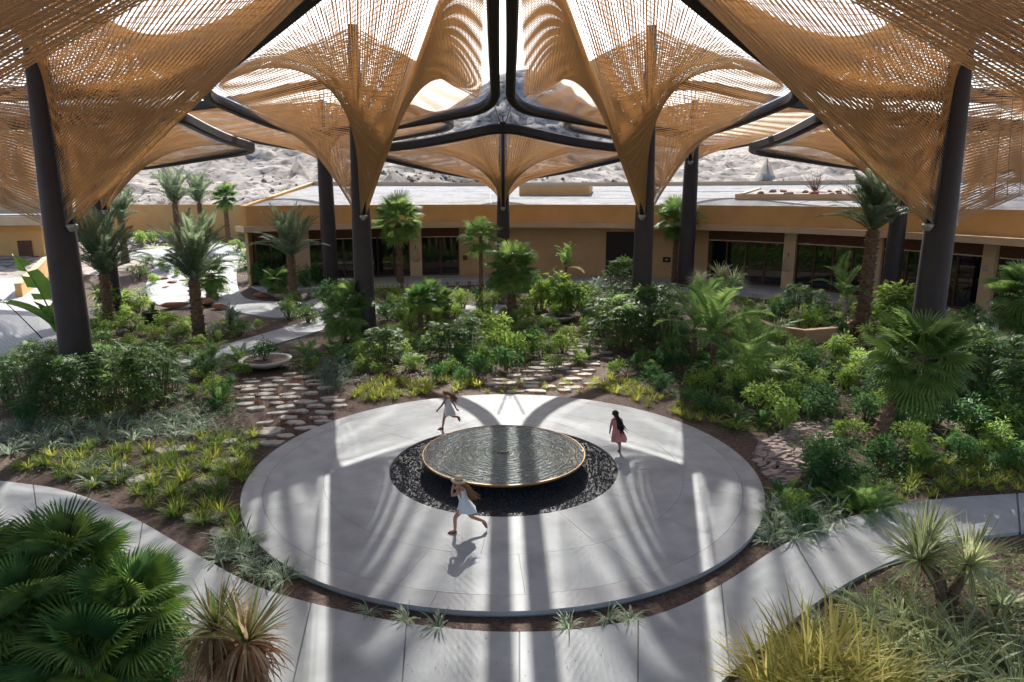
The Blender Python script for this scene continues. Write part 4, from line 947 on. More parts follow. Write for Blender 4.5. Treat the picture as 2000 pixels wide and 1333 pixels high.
for i, (u, v, s) in enumerate(((1740, 1250, .95), (1800, 1230, 1.0), (1870, 1250, 1.0), (1940, 1220, .95), (1980, 1290, 1.0), (1900, 1320, 1.1), (1820, 1310, 1.0), (1760, 1330, .9), (1990, 1370, 1.0), (1870, 1390, 1.0), (1700, 1200, .8), (1960, 1170, .8), (1760, 1190, .8))):
    p = ground_at(u, v+10, 0); tuft(SPB, (p.x, p.y, 0.0), s*1.15, 'cream-striped strap-leaved clump below the yucca', 'plant', 'cream-striped clumps at the lower right', 'strap_plant')
for u, v, s in ((1650, 1150, .6), (1600, 1190, .5), (1960, 1160, .8), (1700, 1175, .5), (1930, 1110, .7)):
    p = ground_at(u, v+20, 0); tuft(SP if u < 1900 else BL, (p.x, p.y, 0.0), s*1.3, 'small leafy tuft on the bare soil round the yucca', 'plant', 'small tufts round the yucca', 'leaf_tuft')
# ---- foreground left: big fan palms and a shaggy half-dry dracaena
for i, (u, v, z, s, nf, lab) in enumerate(((135, 1105, 1.7, 0.74, 34, 'large dark green fan palm at the left edge, nearest the bend of the path'),
        (250, 1190, 1.4, 0.66, 30, 'bright fan palm between the large one and the dry dracaena'), (50, 1215, 1.4, 0.72, 30, 'fan palm low in the bottom left corner'),
        (175, 1290, 1.1, 0.72, 30, 'fan palm cut by the bottom edge, left of the dry dracaena'), (-60, 1130, 1.6, 0.75, 28, 'fan palm at the left edge, partly out of frame'))):
    p = ground_at(u, v, z); fan_palm((p.x, p.y, 0), z, lab, s, 0.13, nf, seed=20+i, dead=0, meshes=DFAN, lo=-40, hi=80, group='dark fan palms in the left foreground')
for u, v, s in ((70, 1085, 1.3), (30, 1060, 1.2), (10, 1130, 1.2), (60, 1010, 1.0)):
    p = ground_at(u, v, 0.4); tuft(SP, (p.x, p.y, 0.0), s*1.2, 'tall strap-leaved tuft at the left edge beside the path', 'plant', 'strap tufts at the left edge', 'strap_plant')
DR1 = [tuft_mesh('straw_head', None, 80, 0.82, 0.042, 0.05, (0.55, 1.5), (0.0, 0.7), 5, 41, mats=['straw_leaf', 'straw_leaf', 'green_grass'])]
DR2 = [tuft_mesh('dead_skirt', None, 150, 0.70, 0.042, 0.10, (-0.9, 0.5), (0.8, 1.7), 4, 42, mats=['dead_leaf', 'straw_leaf', 'dead_leaf'])]
dp = ground_at(455, 1330, 0.6)
dr = thing('dracaena', 'shaggy half-dry dracaena with two straw-coloured heads at the lower left', 'plant', (dp.x, dp.y, 0))
for dx, dy, dz, s in ((-0.22, 0.12, 1.30, 0.95), (0.24, 0.0, 1.22, 1.08)):
    m = MB(); m.tube([(0, 0, -0.1), (0.02, 0, 0.55), (dx*.6, dy*.6, 0.95), (dx, dy, dz)], [0.17, 0.15, 0.10, 0.07], 10); m.build('trunk', 'trunk_ochre', dr)
    link('leaf_head', DR1[0], dr, (dx, dy, dz), dz*9, scale=s)['kind'] = 'stuff'; link('dead_skirt', DR2[0], dr, (dx, dy, dz-0.02), dz*5, scale=s)['kind'] = 'stuff'
    link('dead_skirt', DR2[0], dr, (dx*.8, dy*.8, dz-0.3), dz*3, scale=s*.85)['kind'] = 'stuff'

# ---- banana plant and pots on the left
def big_leaf(L, w_, el, bend, seed):
    rg = random.Random(seed); m = MB(); p = Vector((0, 0, 0)); e = el; rows = []; n = 14
    for i in range(n+1):
        t = i/n; rows.append((p.copy(), e, w_*math.sin(math.pi*min(1, 0.08+t*0.95))**0.7)); e -= bend/n; p = p + Vector((math.cos(e), 0, math.sin(e)))*L/n
    vs = []; fs = []
    for q, e, ww in rows:
        U = Vector((-math.sin(e), 0, math.cos(e))); vs += [tuple(q+Vector((0, -ww, 0))+U*ww*.35), tuple(q), tuple(q+Vector((0, ww, 0))+U*ww*.35)]
    for i in range(n):
        for j in range(2):
            if rg.random() > 0.12: fs.append((i*3+j, i*3+j+1, i*3+j+4, i*3+j+3))
    m.add(vs, fs); m.tube([q for q, _, _ in rows], [0.03*(1-.8*i/n) for i in range(n+1)], 4); return m.mesh('banana_leaf', 'banana_leaf')
BN = [big_leaf(2.6, 0.32, R(72), R(35), 1), big_leaf(2.3, 0.30, R(60), R(60), 2)]
bp_ = gat(118, 676); bt = thing('banana_plant', 'banana plant with two long torn leaves left of the big column', 'plant', tuple(bp_))
m = MB(); m.tube([(0, 0, -0.1), (0, 0, 0.8)], [0.12, 0.08], 9); m.build('stalk', 'light_leaf', bt)
for i, (me, a, s) in enumerate(((BN[0], 2.7, 1.75), (BN[1], 3.4, 1.5), (BN[1], 2.0, 1.2), (BN[0], 4.6, 0.8))): link('leaf', me, bt, (0, 0, 0.7), a, scale=s)
bsp = gat(40, 668); bs = thing('bare_sapling', 'bare leaning sapling in front of the tiled court', 'plant', tuple(bsp))
m = MB(); m.tube([(1.2, 0, 0), (0.3, 0, 1.1), (-0.4, 0, 1.9), (-1.2, 0, 2.3)], [0.035, 0.028, 0.02, 0.008], 5); m.build('stem', 'stem', bs)
m = MB(); m.tube([(-0.4, 0, 1.9), (-0.2, 0.3, 2.4)], [0.015, 0.005], 4); m.build('twig', 'stem', bs)
def pot(u, v, prof, material, label, plant, ps, pz):
    p = gat(u, v); t = thing('plant_pot', label, 'pot', tuple(p)); m = MB(); m.lathe(prof, 32); m.build('bowl', material, t, True)
    m = MB(); r = prof[-1][0]; m.lathe([(0.001, pz), (r*1.02, pz)], 32); m.build('soil', 'soil', t)
    return p
p = pot(300, 634, [(0.001, 0), (0.42, 0.0), (0.55, 0.7), (0.58, 0.72), (0.52, 0.72), (0.50, 0.6)], 'pot_dark', 'dark green tub with a plant left of the stout date palm', 0, 0, 0.62)
rosette('potted_plant', (p.x, p.y, p.z+0.62), 'leafy plant growing in the dark green tub', FERN, 14, 0.8, 0, 60, seed=11)
p = pot(520, 722, [(0.001, 0.05), (0.5, 0.05), (0.95, 0.26), (1.05, 0.34), (1.05, 0.40), (0.92, 0.40), (0.88, 0.30)], 'pot_pale', 'wide low pale bowl planter beside the flagstones', 0, 0, 0.33)
bush('deep', 0, 0, 0.85, 'dark shrub growing in the wide pale bowl', p=Vector((p.x, p.y, p.z+0.33)))
p = pot(1090, 628, [(0.001, 0.0), (0.5, 0.0), (0.9, 0.26), (0.95, 0.34), (0.85, 0.34), (0.8, 0.25)], 'pot_pale', 'wide low pale bowl half hidden in the centre shrubs', 0, 0, 0.27)
bush('mid', 0, 0, 0.7, 'green shrub growing in the half hidden pale bowl', p=Vector((p.x, p.y, p.z+0.27)))

# ---- bushes: (kind, u, v, size) lists
def bushes(rows, label, group):
    for k, u, v, s in rows: bush(k, u, v, s, label, group)
bushes([('rhapis', 60, 800, .95), ('rhapis', 118, 812, 1.0), ('rhapis', 180, 815, 1.05), ('rhapis', 240, 812, 1.05), ('rhapis', 300, 800, 1.08), ('rhapis', 90, 770, 1.0), ('rhapis', 150, 765, 1.0), ('rhapis', 215, 770, 1.0),
        ('rhapis', 275, 765, .95), ('rhapis', 200, 735, .95), ('rhapis', 330, 772, .9)], 'dark finger-leaved palm shrub in the thicket round the left column', 'finger palms at the left column')
bush('light', 310, 742, 1.0, 'yellow-tipped shrub at the right end of the left thicket')
bushes([('deep', 20, 790, 1.0), ('deep', 15, 745, .9), ('light', 18, 722, .8), ('deep', 45, 840, .7)], '{c} shrub at the left edge beside the finger palms', 'shrubs at the left edge')
bushes([('mid', 200, 660, 1.1), ('light', 215, 640, 1.0), ('mid', 255, 650, 1.0), ('light', 190, 690, .9), ('mid', 270, 615, 1.0), ('light', 245, 600, 1.1), ('mid', 330, 640, .8), ('light', 350, 668, .7), ('mid', 310, 690, .9),
        ('big', 215, 620, 1.2), ('mid', 120, 560, 1.0), ('mid', 112, 590, 1.0), ('light', 130, 610, 1.0), ('blue', 420, 660, .9), ('light', 470, 655, .8), ('mid', 365, 700, .7)], '{c} sunlit shrub between left column and stout date palm', 'sunlit shrubs on the left')
bushes([('light', 270, 480, 1.2), ('light', 300, 475, 1.0), ('mid', 330, 470, 1.0), ('mid', 480, 470, 1.1), ('light', 420, 468, .9), ('mid', 460, 490, 1.2), ('deep', 500, 480, 1.2), ('blue', 380, 486, .9), ('light', 285, 520, .9), ('light', 315, 530, .8), ('mid', 270, 545, 1.0)],
       '{c} far shrub in front of the ochre garden wall', 'far shrubs by the garden wall')
bushes([('deep', 490, 545, 1.5), ('deep', 515, 560, 1.6), ('deep', 540, 556, 1.5), ('deep', 495, 520, 1.4), ('deep', 530, 530, 1.5), ('deep', 600, 565, 1.5), ('deep', 620, 560, 1.6), ('deep', 550, 500, 1.3), ('mid', 575, 605, 1.0), ('light', 565, 625, 1.0), ('mid', 600, 632, 1.1)],
       '{c} shrub in the shaded bed by the building end', 'shaded shrubs by the building end')
for u, v, s_, lab in ((318, 548, .45, 'red rock at the top of the cluster on the pale court'), (338, 556, .5, 'largest red rock of the cluster on the pale court'), (360, 552, .4, 'red rock at the right of the cluster on the pale court'), (326, 566, .35, 'small red rock at the front of the cluster on the pale court')):
    boulder(u, v, s_, 'r', lab, 'red rocks on the pale court')
bushes([('light', 300, 556, .7), ('mid', 372, 562, .6), ('light', 350, 542, .6), ('blue', 330, 535, .8), ('mid', 440, 575, .6), ('light', 425, 590, .5)], '{c} shrub growing among the red rocks of the pale court', 'shrubs on the pale court')
rosette('cycad', gat(455, 650), 'silvery spreading cycad right of the stout date palm', BLUEC, 34, 0.95, -20, 60, seed=12, H=0.2, r=0.15)
for i, (u, v, s, lab) in enumerate(((415, 700, .95, 'bright fern-like cycad beside the garden path'), (395, 716, .85, 'cycad with one yellow frond at the end of the left thicket'), (470, 716, .9, 'arching cycad left of the pale bowl'),
        (430, 790, .75, 'dark leafy rosette above the left flagstones'), (1150, 700, .7, 'fern at the head of the centre flagstones'), (600, 700, .9, 'arching fern right of the pale bowl'), (655, 700, .9, 'bright fern below the middle column'))):
    rosette('cycad', gat(u, v), lab, CYC, 26, s*1.05, -15, 30, group='cycads', seed=30+i)
# centre bed
bushes([('rhapis', 748, 712, .85), ('rhapis', 768, 700, .7), ('rhapis', 735, 700, .75), ('rhapis', 862, 700, .8), ('rhapis', 888, 706, .85), ('rhapis', 915, 690, .8), ('rhapis', 905, 675, .75)], 'cane-stemmed finger palm in the centre bed', 'finger palms in the centre bed')
bushes([('light', 800, 640, 1.0), ('light', 865, 610, 1.1), ('light', 905, 604, 1.2), ('light', 960, 600, 1.1), ('mid', 790, 620, 1.2), ('mid', 775, 660, .8), ('mid', 820, 690, .8), ('light', 845, 680, .7), ('mid', 940, 720, 1.0), ('mid', 965, 690, 1.2), ('light', 975, 660, 1.1),
        ('mid', 1010, 700, 1.1), ('deep', 990, 720, 1.0), ('mid', 1060, 700, .9), ('deep', 1040, 690, 1.0), ('light', 1070, 650, .8), ('mid', 1100, 690, .9), ('mid', 1085, 720, .6), ('deep', 930, 740, .8), ('mid', 880, 735, .7), ('light', 710, 700, .7), ('deep', 680, 715, .8), ('mid', 810, 725, .7),
        ('mid', 760, 590, 1.3), ('deep', 640, 600, 1.4), ('light', 665, 612, 1.0), ('mid', 740, 735, .6), ('deep', 850, 745, .6), ('mid', 1130, 715, .6), ('deep', 900, 750, .6), ('blue', 640, 745, .9), ('blue', 665, 735, .9), ('blue', 620, 725, .8), ('blue', 660, 760, .7)], '{c} shrub in the mixed bed behind the fountain', 'mixed shrubs behind the fountain')
bushes([('big', 1090, 610, 1.5), ('big', 1115, 618, 1.4), ('big', 1060, 606, 1.1), ('light', 1140, 620, 1.1), ('light', 1150, 600, 1.2), ('mid', 1170, 640, 1.1), ('deep', 1040, 575, 1.5), ('deep', 1015, 565, 1.4), ('blue', 1160, 575, 1.5)], '{c} shrub between the centre palm and the right column', 'broad-leaved shrubs right of the centre palm')
bushes([('rhapis', 1195, 680, 1.25), ('rhapis', 1215, 690, 1.2), ('rhapis', 1180, 655, 1.15), ('rhapis', 1240, 690, 1.2), ('rhapis', 1265, 670, 1.3), ('rhapis', 1290, 650, 1.25), ('rhapis', 1225, 640, 1.3), ('rhapis', 1315, 640, 1.2), ('rhapis', 1300, 690, 1.2), ('rhapis', 1210, 600, 1.4)], 'tall dark finger palm in the clump round the right middle column', 'finger palms at the right middle column')
# right, shaded
rows = []
for i, (x, y, z) in enumerate(scatter([(1200, 720), (1330, 690), (1480, 700), (1640, 700), (1680, 780), (1600, 840), (1480, 850), (1400, 815), (1290, 770), (1215, 745)], 44, 0.85, seed=5)):
    bush(('deep', 'mid', 'deep', 'light')[i % 4], 0, 0, random.uniform(.5, .95), 'low {c} shrub in the shaded bed right of the plaza', 'shaded shrubs right of the plaza', p=Vector((x, y, z)))
for i, (u, v, s, lab) in enumerate(((1490, 830, .9, 'drooping fern at the lower edge of the shaded bed'), (1440, 840, .8, 'fern nearest the plaza edge in the shaded bed'), (1380, 800, .8, 'fern in the shaded bed above the plaza edge'), (1560, 800, .9, 'fern in the shaded bed left of the leaning palm'),
        (1690, 1008, .95, 'yellow-green arching fern beside the right path'), (1640, 985, .8, 'fern left of the yellow-green one beside the right path'), (1720, 1000, .8, 'fern right of the yellow-green one beside the right path'), (1800, 925, .85, 'fern among the grasses below the leaning palm'), (1850, 880, .9, 'fern in the bed right of the leaning palm'), (1530, 975, .7, 'fern at the edge of the broken stones'))):
    rosette('fern', gat(u, v), lab, FERN if i not in (4,) else ARECA, 16, s*1.05 if i != 4 else 0.45, -10, 25, group='ferns right of the plaza', seed=50+i, golden=False)
bushes([('rhapis', 1880, 760, 1.15), ('rhapis', 1910, 790, 1.1), ('rhapis', 1860, 790, 1.0), ('rhapis', 1940, 760, 1.1), ('rhapis', 1890, 720, 1.1), ('rhapis', 1830, 740, .9), ('rhapis', 1975, 820, 1.1), ('rhapis', 1990, 770, 1.1)], 'dark finger palm in the thicket right of the leaning palm', 'finger palms at the right edge')
bushes([('big', 1740, 640, 1.5), ('big', 1765, 650, 1.6), ('mid', 1790, 690, 1.2), ('mid', 1750, 700, 1.2), ('light', 1810, 670, 1.0), ('light', 1600, 640, 1.1), ('mid', 1570, 650, 1.2), ('rhapis', 1555, 620, 1.0), ('rhapis', 1590, 625, 1.0), ('mid', 1640, 700, 1.0), ('light', 1625, 650, 1.0),
        ('mid', 1700, 740, 1.0), ('mid', 1650, 760, .9), ('deep', 1720, 780, 1.0), ('deep', 1900, 640, 1.0), ('mid', 1860, 640, .9), ('mid', 1510, 610, 1.0), ('mid', 1490, 640, 1.0)], '{c} shrub round the tall date palm at right', 'shrubs round the tall date palm')
bushes([('deep', 1600, 945, .95), ('deep', 1625, 925, .9), ('deep', 1580, 920, .8), ('deep', 1610, 965, .7)], 'soft deep green shrub beside the broken stones', 'soft green shrubs by the broken stones')
rows = scatter([(1720, 850), (1800, 840), (1990, 860), (2050, 900), (1990, 930), (1860, 905), (1760, 920), (1690, 930)], 26, 0.75, seed=6)
for i, (x, y, z) in enumerate(rows):
    bush(('mid', 'deep', 'light')[i % 3], 0, 0, random.uniform(.35, .7), 'low {c} shrub in the bed below the leaning palm', 'low shrubs below the leaning palm', p=Vector((x, y, z)))
bushes([('deep', 1690, 830, .9), ('deep', 1760, 830, .9), ('deep', 1820, 840, .9), ('mid', 1950, 850, .9), ('deep', 1990, 860, .9), ('mid', 1660, 860, .7), ('deep', 1930, 830, 1.0)], '{c} shrub behind the leaning fan palm', 'dark shrubs behind the leaning palm')
# foreground fill
for u, v, z, s in ((20, 1180, .3, .8), (120, 1200, .2, .8), (280, 1270, .2, .7), (330, 1330, .1, .6), (60, 1330, .2, .8), (330, 1260, .1, .5), (-20, 1290, .2, .9), (-40, 1200, .2, .9), (150, 1260, .2, .8), (250, 1340, .1, .7)):
    p = ground_at(u, v, z); bush('deep', 0, 0, s, 'dark undergrowth shrub beneath the foreground fan palms', 'undergrowth beneath the foreground palms', p=Vector((p.x, p.y, 0)))

# extra fill between the named plants
def fill(pix, n, d, kinds, lo, hi, label, group, seed):
    for i, (x, y, z) in enumerate(scatter(pix, n, d, seed=seed)): bush(kinds[i % len(kinds)], 0, 0, random.uniform(lo, hi), label, group, p=Vector((x, y, z)))
def undergrowth(pix, n, d, kinds, lo, hi, label, seed):
    mats_ = []; mb_ = MB()
    for i, (x, y, z) in enumerate(scatter(pix, n, d, seed=seed)):
        st, fo = random.choice(SHB[kinds[i % len(kinds)]]); mn = fo.materials[0].name; s_ = random.uniform(lo, hi)*1.22; th = random.uniform(0, 6.28)
        if mn not in mats_: mats_.append(mn)
        V = np.empty(len(fo.vertices)*3); fo.vertices.foreach_get('co', V); V = V.reshape(-1, 3)*s_; c_, q_ = math.cos(th), math.sin(th)
        mb_.add(V @ np.array([[c_, q_, 0], [-q_, c_, 0], [0, 0, 1]]) + np.array([x, y, z]), [tuple(p.vertices) for p in fo.polygons], mats_.index(mn))
    tag(mb_.build('undergrowth', mats_), label, 'undergrowth', kind='stuff')
undergrowth([(560, 725), (660, 690), (760, 650), (900, 630), (1050, 630), (1180, 640), (1120, 675), (1030, 712), (950, 735), (840, 725), (700, 732)], 60, 0.75, ['mid', 'light', 'deep', 'mid', 'blue', 'light'], .35, .8, 'low mixed undergrowth filling the bed behind the fountain', 71)
fill([(640, 650), (720, 600), (900, 590), (1150, 580), (1180, 630), (1000, 630), (760, 645)], 40, 1.0, ['light', 'mid', 'light', 'mid', 'deep'], .5, 1.0, '{c} shrub in the centre bed near the terrace', 'shrubs near the terrace', 72)
fill([(1330, 640), (1480, 600), (1700, 600), (1800, 640), (1800, 720), (1640, 700), (1450, 690)], 30, 1.1, ['mid', 'deep', 'light'], .6, 1.1, '{c} shrub in the bed before the right-hand windows', 'shrubs before the right windows', 73)
undergrowth([(150, 700), (190, 600), (280, 570), (380, 650), (540, 640), (440, 665), (320, 700)], 34, 1.0, ['light', 'mid', 'light', 'blue'], .4, .85, 'low undergrowth in the sunlit bed behind the left thicket', 74)
fill([(1960, 860), (1700, 840), (1760, 760), (1990, 740), (2060, 800)], 16, 0.9, ['deep', 'mid'], .6, 1.0, '{c} shrub behind the grasses at the right edge', 'shrubs at the right edge', 75)
fill([(1490, 1000), (1620, 950), (1700, 930), (1720, 980), (1640, 1000), (1540, 1050)], 10, 0.6, ['deep', 'mid'], .3, .5, 'small {c} shrub between broken stones and right path', 'small shrubs by the right path', 77)
undergrowth([(1290, 690), (1420, 640), (1600, 690), (1700, 700), (1690, 800), (1500, 800), (1350, 770)], 30, 0.9, ['deep', 'mid', 'light'], .5, 1.0, 'taller undergrowth filling the shaded bed right of the plaza', 78)
fill([(340, 735), (560, 735), (470, 735), (430, 800), (400, 810), (350, 770)], 8, 0.6, ['deep', 'mid'], .4, .7, 'dark shrub between the thicket and the left flagstones', 'shrubs by the left flagstones', 76)

# ---- grass and strap tufts
def tufts(kind, pts, s, label, group, name, cat='grass'):
    for x, y, z in pts: tuft(kind, (x, y, z), s*random.uniform(.75, 1.2), label, cat, group, name)
left_bed = [(30, 905), (150, 880), (300, 880), (420, 850), (500, 850), (508, 900), (478, 960), (480, 1030), (500, 1075), (440, 1065), (350, 1020), (250, 975), (140, 938), (20, 925)]
tufts(YG, scatter(left_bed, 52, 0.42, seed=11), 1.0, 'yellow-green grass tuft in the bed between path and plaza on the left', 'grass tufts in the left bed', 'grass_tuft')
tufts(GG, scatter(left_bed, 48, 0.42, seed=12), 0.95, 'green grass tuft in the bed between path and plaza on the left', 'green tufts in the left bed', 'grass_tuft')
tufts(YG, scatter([(690, 775), (720, 745), (830, 742), (930, 742), (935, 762), (860, 768), (760, 785), (700, 800)], 46, 0.25, seed=13), 1.0, 'bright yellow-green grass tuft at the back left edge of the plaza', 'grass tufts at the back left of the plaza', 'grass_tuft')
tufts(YG, scatter([(1150, 760), (1160, 735), (1230, 750), (1300, 780), (1400, 815), (1395, 838), (1300, 808), (1200, 778)], 34, 0.26, seed=14), 0.95, 'straw-tipped grass tuft at the back right edge of the plaza', 'grass tufts at the back right of the plaza', 'grass_tuft')
tufts(YG, scatter([(1690, 960), (1760, 925), (1880, 905), (1995, 905), (2060, 930), (1990, 958), (1860, 965), (1740, 985)], 34, 0.34, seed=15), 0.85, 'yellow-green grass tuft above the right path', 'grass tufts above the right path', 'grass_tuft')
tufts(YG, scatter([(930, 770), (985, 742), (1060, 735), (1140, 745), (1150, 768), (1050, 768)], 14, 0.4, seed=16), 0.6, 'small grass tuft among the centre flagstones', 'small tufts in the centre flagstones', 'grass_tuft')
tufts(SP, scatter([(0, 840), (60, 815), (200, 822), (330, 812), (400, 800), (405, 840), (370, 862), (250, 868), (100, 880), (0, 895)], 62, 0.32, seed=17), 1.0, 'silvery strap-leaved tuft below the left thicket', 'strap tufts below the left thicket', 'strap_plant', 'plant')
tufts(SP, scatter([(1480, 1000), (1540, 985), (1640, 1000), (1655, 1035), (1580, 1060), (1490, 1085)], 30, 0.34, seed=18), 1.0, 'silvery strap-leaved tuft between plaza and right path', 'strap tufts right of the plaza', 'strap_plant', 'plant')
tufts(SP, scatter([(415, 1090), (440, 1065), (490, 1070), (520, 1100), (560, 1135), (520, 1140), (450, 1110)], 12, 0.30, seed=19), 0.95, 'silvery strap-leaved tuft by the left rim of the plaza', 'strap tufts left of the plaza', 'strap_plant', 'plant')
tufts(SP, scatter([(130, 935), (160, 915), (230, 915), (250, 945), (190, 960)], 7, 0.32, seed=20), 1.0, 'strap-leaved tuft at the bend of the left path', 'strap tufts at the left path', 'strap_plant', 'plant')
tufts(SP, scatter([(600, 775), (610, 725), (680, 735), (740, 735), (700, 752), (650, 770)], 12, 0.3, seed=21), .85, 'pale strap-leaved tuft beside the purple plants', 'strap tufts by the purple plants', 'strap_plant', 'plant')
tufts(PU, scatter([(690, 756), (720, 735), (830, 722), (850, 733), (780, 748), (720, 764)], 40, 0.20, seed=22), .9, 'low purple-leaved plant behind the yellow grass', 'purple plants', 'purple_plant', 'plant')
for i, (u, v, lab) in enumerate(((722, 1212, 'leftmost'), (795, 1224, 'second from the left'), (858, 1232, 'third from the left'), (1110, 1231, 'third from the right'), (1187, 1224, 'second from the right'), (1230, 1213, 'rightmost'))):
    p = gat(u, v); tuft(SP, tuple(p), 0.62+0.05*(i % 3), 'pale strap tuft in the soil strip in front of the plaza, '+lab, 'plant', 'strap tufts in the front soil strip', 'strap_plant')
for i, (u, v, s, lab) in enumerate(((1225, 735, 0.8, 'orange-tinted spiky rosette at the back right of the plaza'), (1010, 640, 0.9, 'green tufted rosette at the foot of the bushy fan palm'))):
    tuft(RU if i == 0 else GG, tuple(gat(u, v)), s*2.0, lab, 'plant', None, 'spiky_rosette')

# ---- flagstones, stepping stones, broken stones
def stone_poly(rx, ry, seed, n=7, th=0.045):
    rg = random.Random(seed); m = MB()
    pts = []
    for i in range(n):
        a = 2*math.pi*(i+rg.uniform(-.38, .38))/n; k = 1/max(abs(math.cos(a))/1.0, abs(math.sin(a))/1.0)**0.7
        pts.append((rx*math.cos(a)*k*rg.uniform(.75, 1.08)*.9, ry*math.sin(a)*k*rg.uniform(.85, 1.05)*.86))
    top = [(x*.94, y*.92) for x, y in pts]
    vs = [(x, y, -0.08) for x, y in pts] + [(x, y, th*.75) for x, y in pts] + [(x, y, th) for x, y in top]
    fs = [(i, (i+1) % n, n+(i+1) % n, n+i) for i in range(n)] + [(n+i, n+(i+1) % n, 2*n+(i+1) % n, 2*n+i) for i in range(n)] + [tuple(range(2*n, 3*n))]
    m.add(vs, fs); return m
FLAG = [stone_poly(0.40, 0.21, s).mesh('flagstone', 'slab_stone') for s in range(10)]
SHARD = [stone_poly(0.17, 0.08, s+20, 6, 0.05).mesh('stone_shard', 'shard_stone') for s in range(6)]
def flag_path(name, label, pix, nst, gx, gy, rot, rust, seed, group):
    rg = random.Random(seed); P = [gat(u, v) for u, v in pix]; W = [(p.x, p.y) for p in P]; c = sum(P, Vector())/len(P)
    t = thing(name, label, 'stone path', tuple(c)); x0, x1 = min(p[0] for p in W), max(p[0] for p in W); y0, y1 = min(p[1] for p in W), max(p[1] for p in W)
    ca, sa = math.cos(rot), math.sin(rot); k = 0; L = max(x1-x0, y1-y0)
    for j in range(-40, 41):
        for i in range(-40, 41):
            a, b = (i+0.5*(j % 2)+rg.uniform(-.24, .24))*gx, (j+rg.uniform(-.2, .2))*gy
            x, y = c.x + a*ca - b*sa, c.y + a*sa + b*ca
            if not inside((x, y), W) or math.hypot(x, y-PY) < PR+0.28 or k >= nst: continue
            k += 1; s = rg.uniform(.85, 1.12)
            link('stone', rg.choice(FLAG), t, (x-c.x, y-c.y, -0.01+rg.uniform(-.015, .02)), rot+rg.uniform(-.22, .22), scale=(s*rg.uniform(.75, 1.2), s*rg.uniform(.75, 1.25), rg.uniform(.8, 1.4)))
            for _ in range(rust):
                tx, ty = x + rg.uniform(-gx, gx)*.55, y + rg.uniform(-.62, -.4)*gy*rg.choice((-1, 1))
                tuft(RU, (tx, ty, 0.0), rg.uniform(.6, 1.0), 'small rust-brown tuft between the '+group, 'plant', 'rust-brown tufts in the '+group, 'rust_tuft')
    return t
flag_path('flagstone_path', 'pale flagstones set among rust-brown tufts left of the plaza', [(455, 738), (600, 728), (640, 745), (700, 795), (640, 830), (560, 862), (505, 900), (500, 860), (475, 800)], 70, 0.95, 0.56, 0.10, 2, 3, 'left flagstones')
flag_path('flagstone_path', 'pale flagstones winding up from the back of the plaza', [(925, 768), (960, 745), (1030, 722), (1080, 690), (1130, 672), (1180, 678), (1190, 700), (1160, 735), (1150, 772), (1040, 768)], 70, 0.90, 0.56, 0.0, 2, 4, 'centre flagstones')
steps = thing('stepping_stones', 'scattered flat stepping stones through the grasses of the left bed', 'stepping stones', tuple(gat(340, 950)))
so = steps.location
for i, (u, v, s) in enumerate(((338, 885, 1.15), (438, 866, 1.0), (440, 908, 1.0), (285, 940, 1.15), (415, 948, 1.25), (400, 1010, 1.15), (445, 1052, .95), (215, 915, 1.0), (520, 850, 1.0), (355, 850, .9))):
    p = gat(u, v); link('stone', FLAG[i % 6], steps, (p.x-so.x, p.y-so.y, 0.01), random.uniform(-.3, .3), scale=(s*1.1, s*1.5, 1.2))
sh = thing('broken_stone_bed', 'dry bed of broken brown stones right of the plaza', 'stones', tuple(gat(1550, 890))); so = sh.location
for i, (x, y, z) in enumerate(scatter([(1475, 885), (1500, 862), (1560, 828), (1640, 835), (1665, 860), (1600, 885), (1585, 915), (1545, 955), (1505, 945), (1480, 915)], 230, 0.15, seed=31)):
    s = random.uniform(.6, 1.3); link('stone', random.choice(SHARD), sh, (x-so.x, y-so.y, random.uniform(-.01, .05)), rot=(random.uniform(-.25, .25), random.uniform(-.25, .25), random.uniform(-.6, .6)), scale=(s, s, 1))

# ---- uncountable ground cover and litter
def cover(name, label, regions, material, nper, leaf, hh, seed):
    rg = random.Random(seed); m = MB()
    for pix, n in regions:
        for (x, y, z) in scatter(pix, n, 0.12, seed=rg.randrange(999)):
            hgt = hh*rg.uniform(.4, 1.2)
            for _ in range(nper):
                a = rg.uniform(0, 6.28); r = rg.uniform(0, .2); q = np.array((x+r*math.cos(a), y+r*math.sin(a), z+hgt*rg.random()))
                d = np.array((math.cos(a+rg.uniform(-1, 1)), math.sin(a+rg.uniform(-1, 1)), rg.uniform(-.3, .9))); w_ = np.array((-d[1], d[0], 0))*leaf*.22; L = leaf*rg.uniform(.6, 1.3)
                m.add([q, q+d*L*.5-w_, q+d*L-np.array((0, 0, L*.25)), q+d*L*.5+w_], [(0, 1, 2, 3)])
    tag(m.build(name, material), label, 'ground cover', kind='stuff')
cover('ground_cover', 'low green ground cover filling the centre bed', [([(560, 720), (660, 690), (760, 660), (900, 640), (1050, 640), (1190, 650), (1140, 680), (1030, 718), (940, 738), (700, 738), (600, 740)], 420), ([(640, 650), (760, 600), (1000, 585), (1150, 585), (1200, 640), (1000, 640), (760, 650)], 260)], 'shrub_leaf', 9, 0.16, 0.22, 1)
cover('ground_cover', 'dark low ground cover in the shaded bed right of the plaza', [([(1190, 730), (1330, 680), (1500, 680), (1700, 690), (1750, 800), (1620, 840), (1500, 850), (1400, 820), (1280, 770)], 480), ([(1700, 800), (1990, 780), (2060, 900), (1720, 930), (1660, 880)], 240)], 'deep_leaf', 9, 0.16, 0.25, 2)
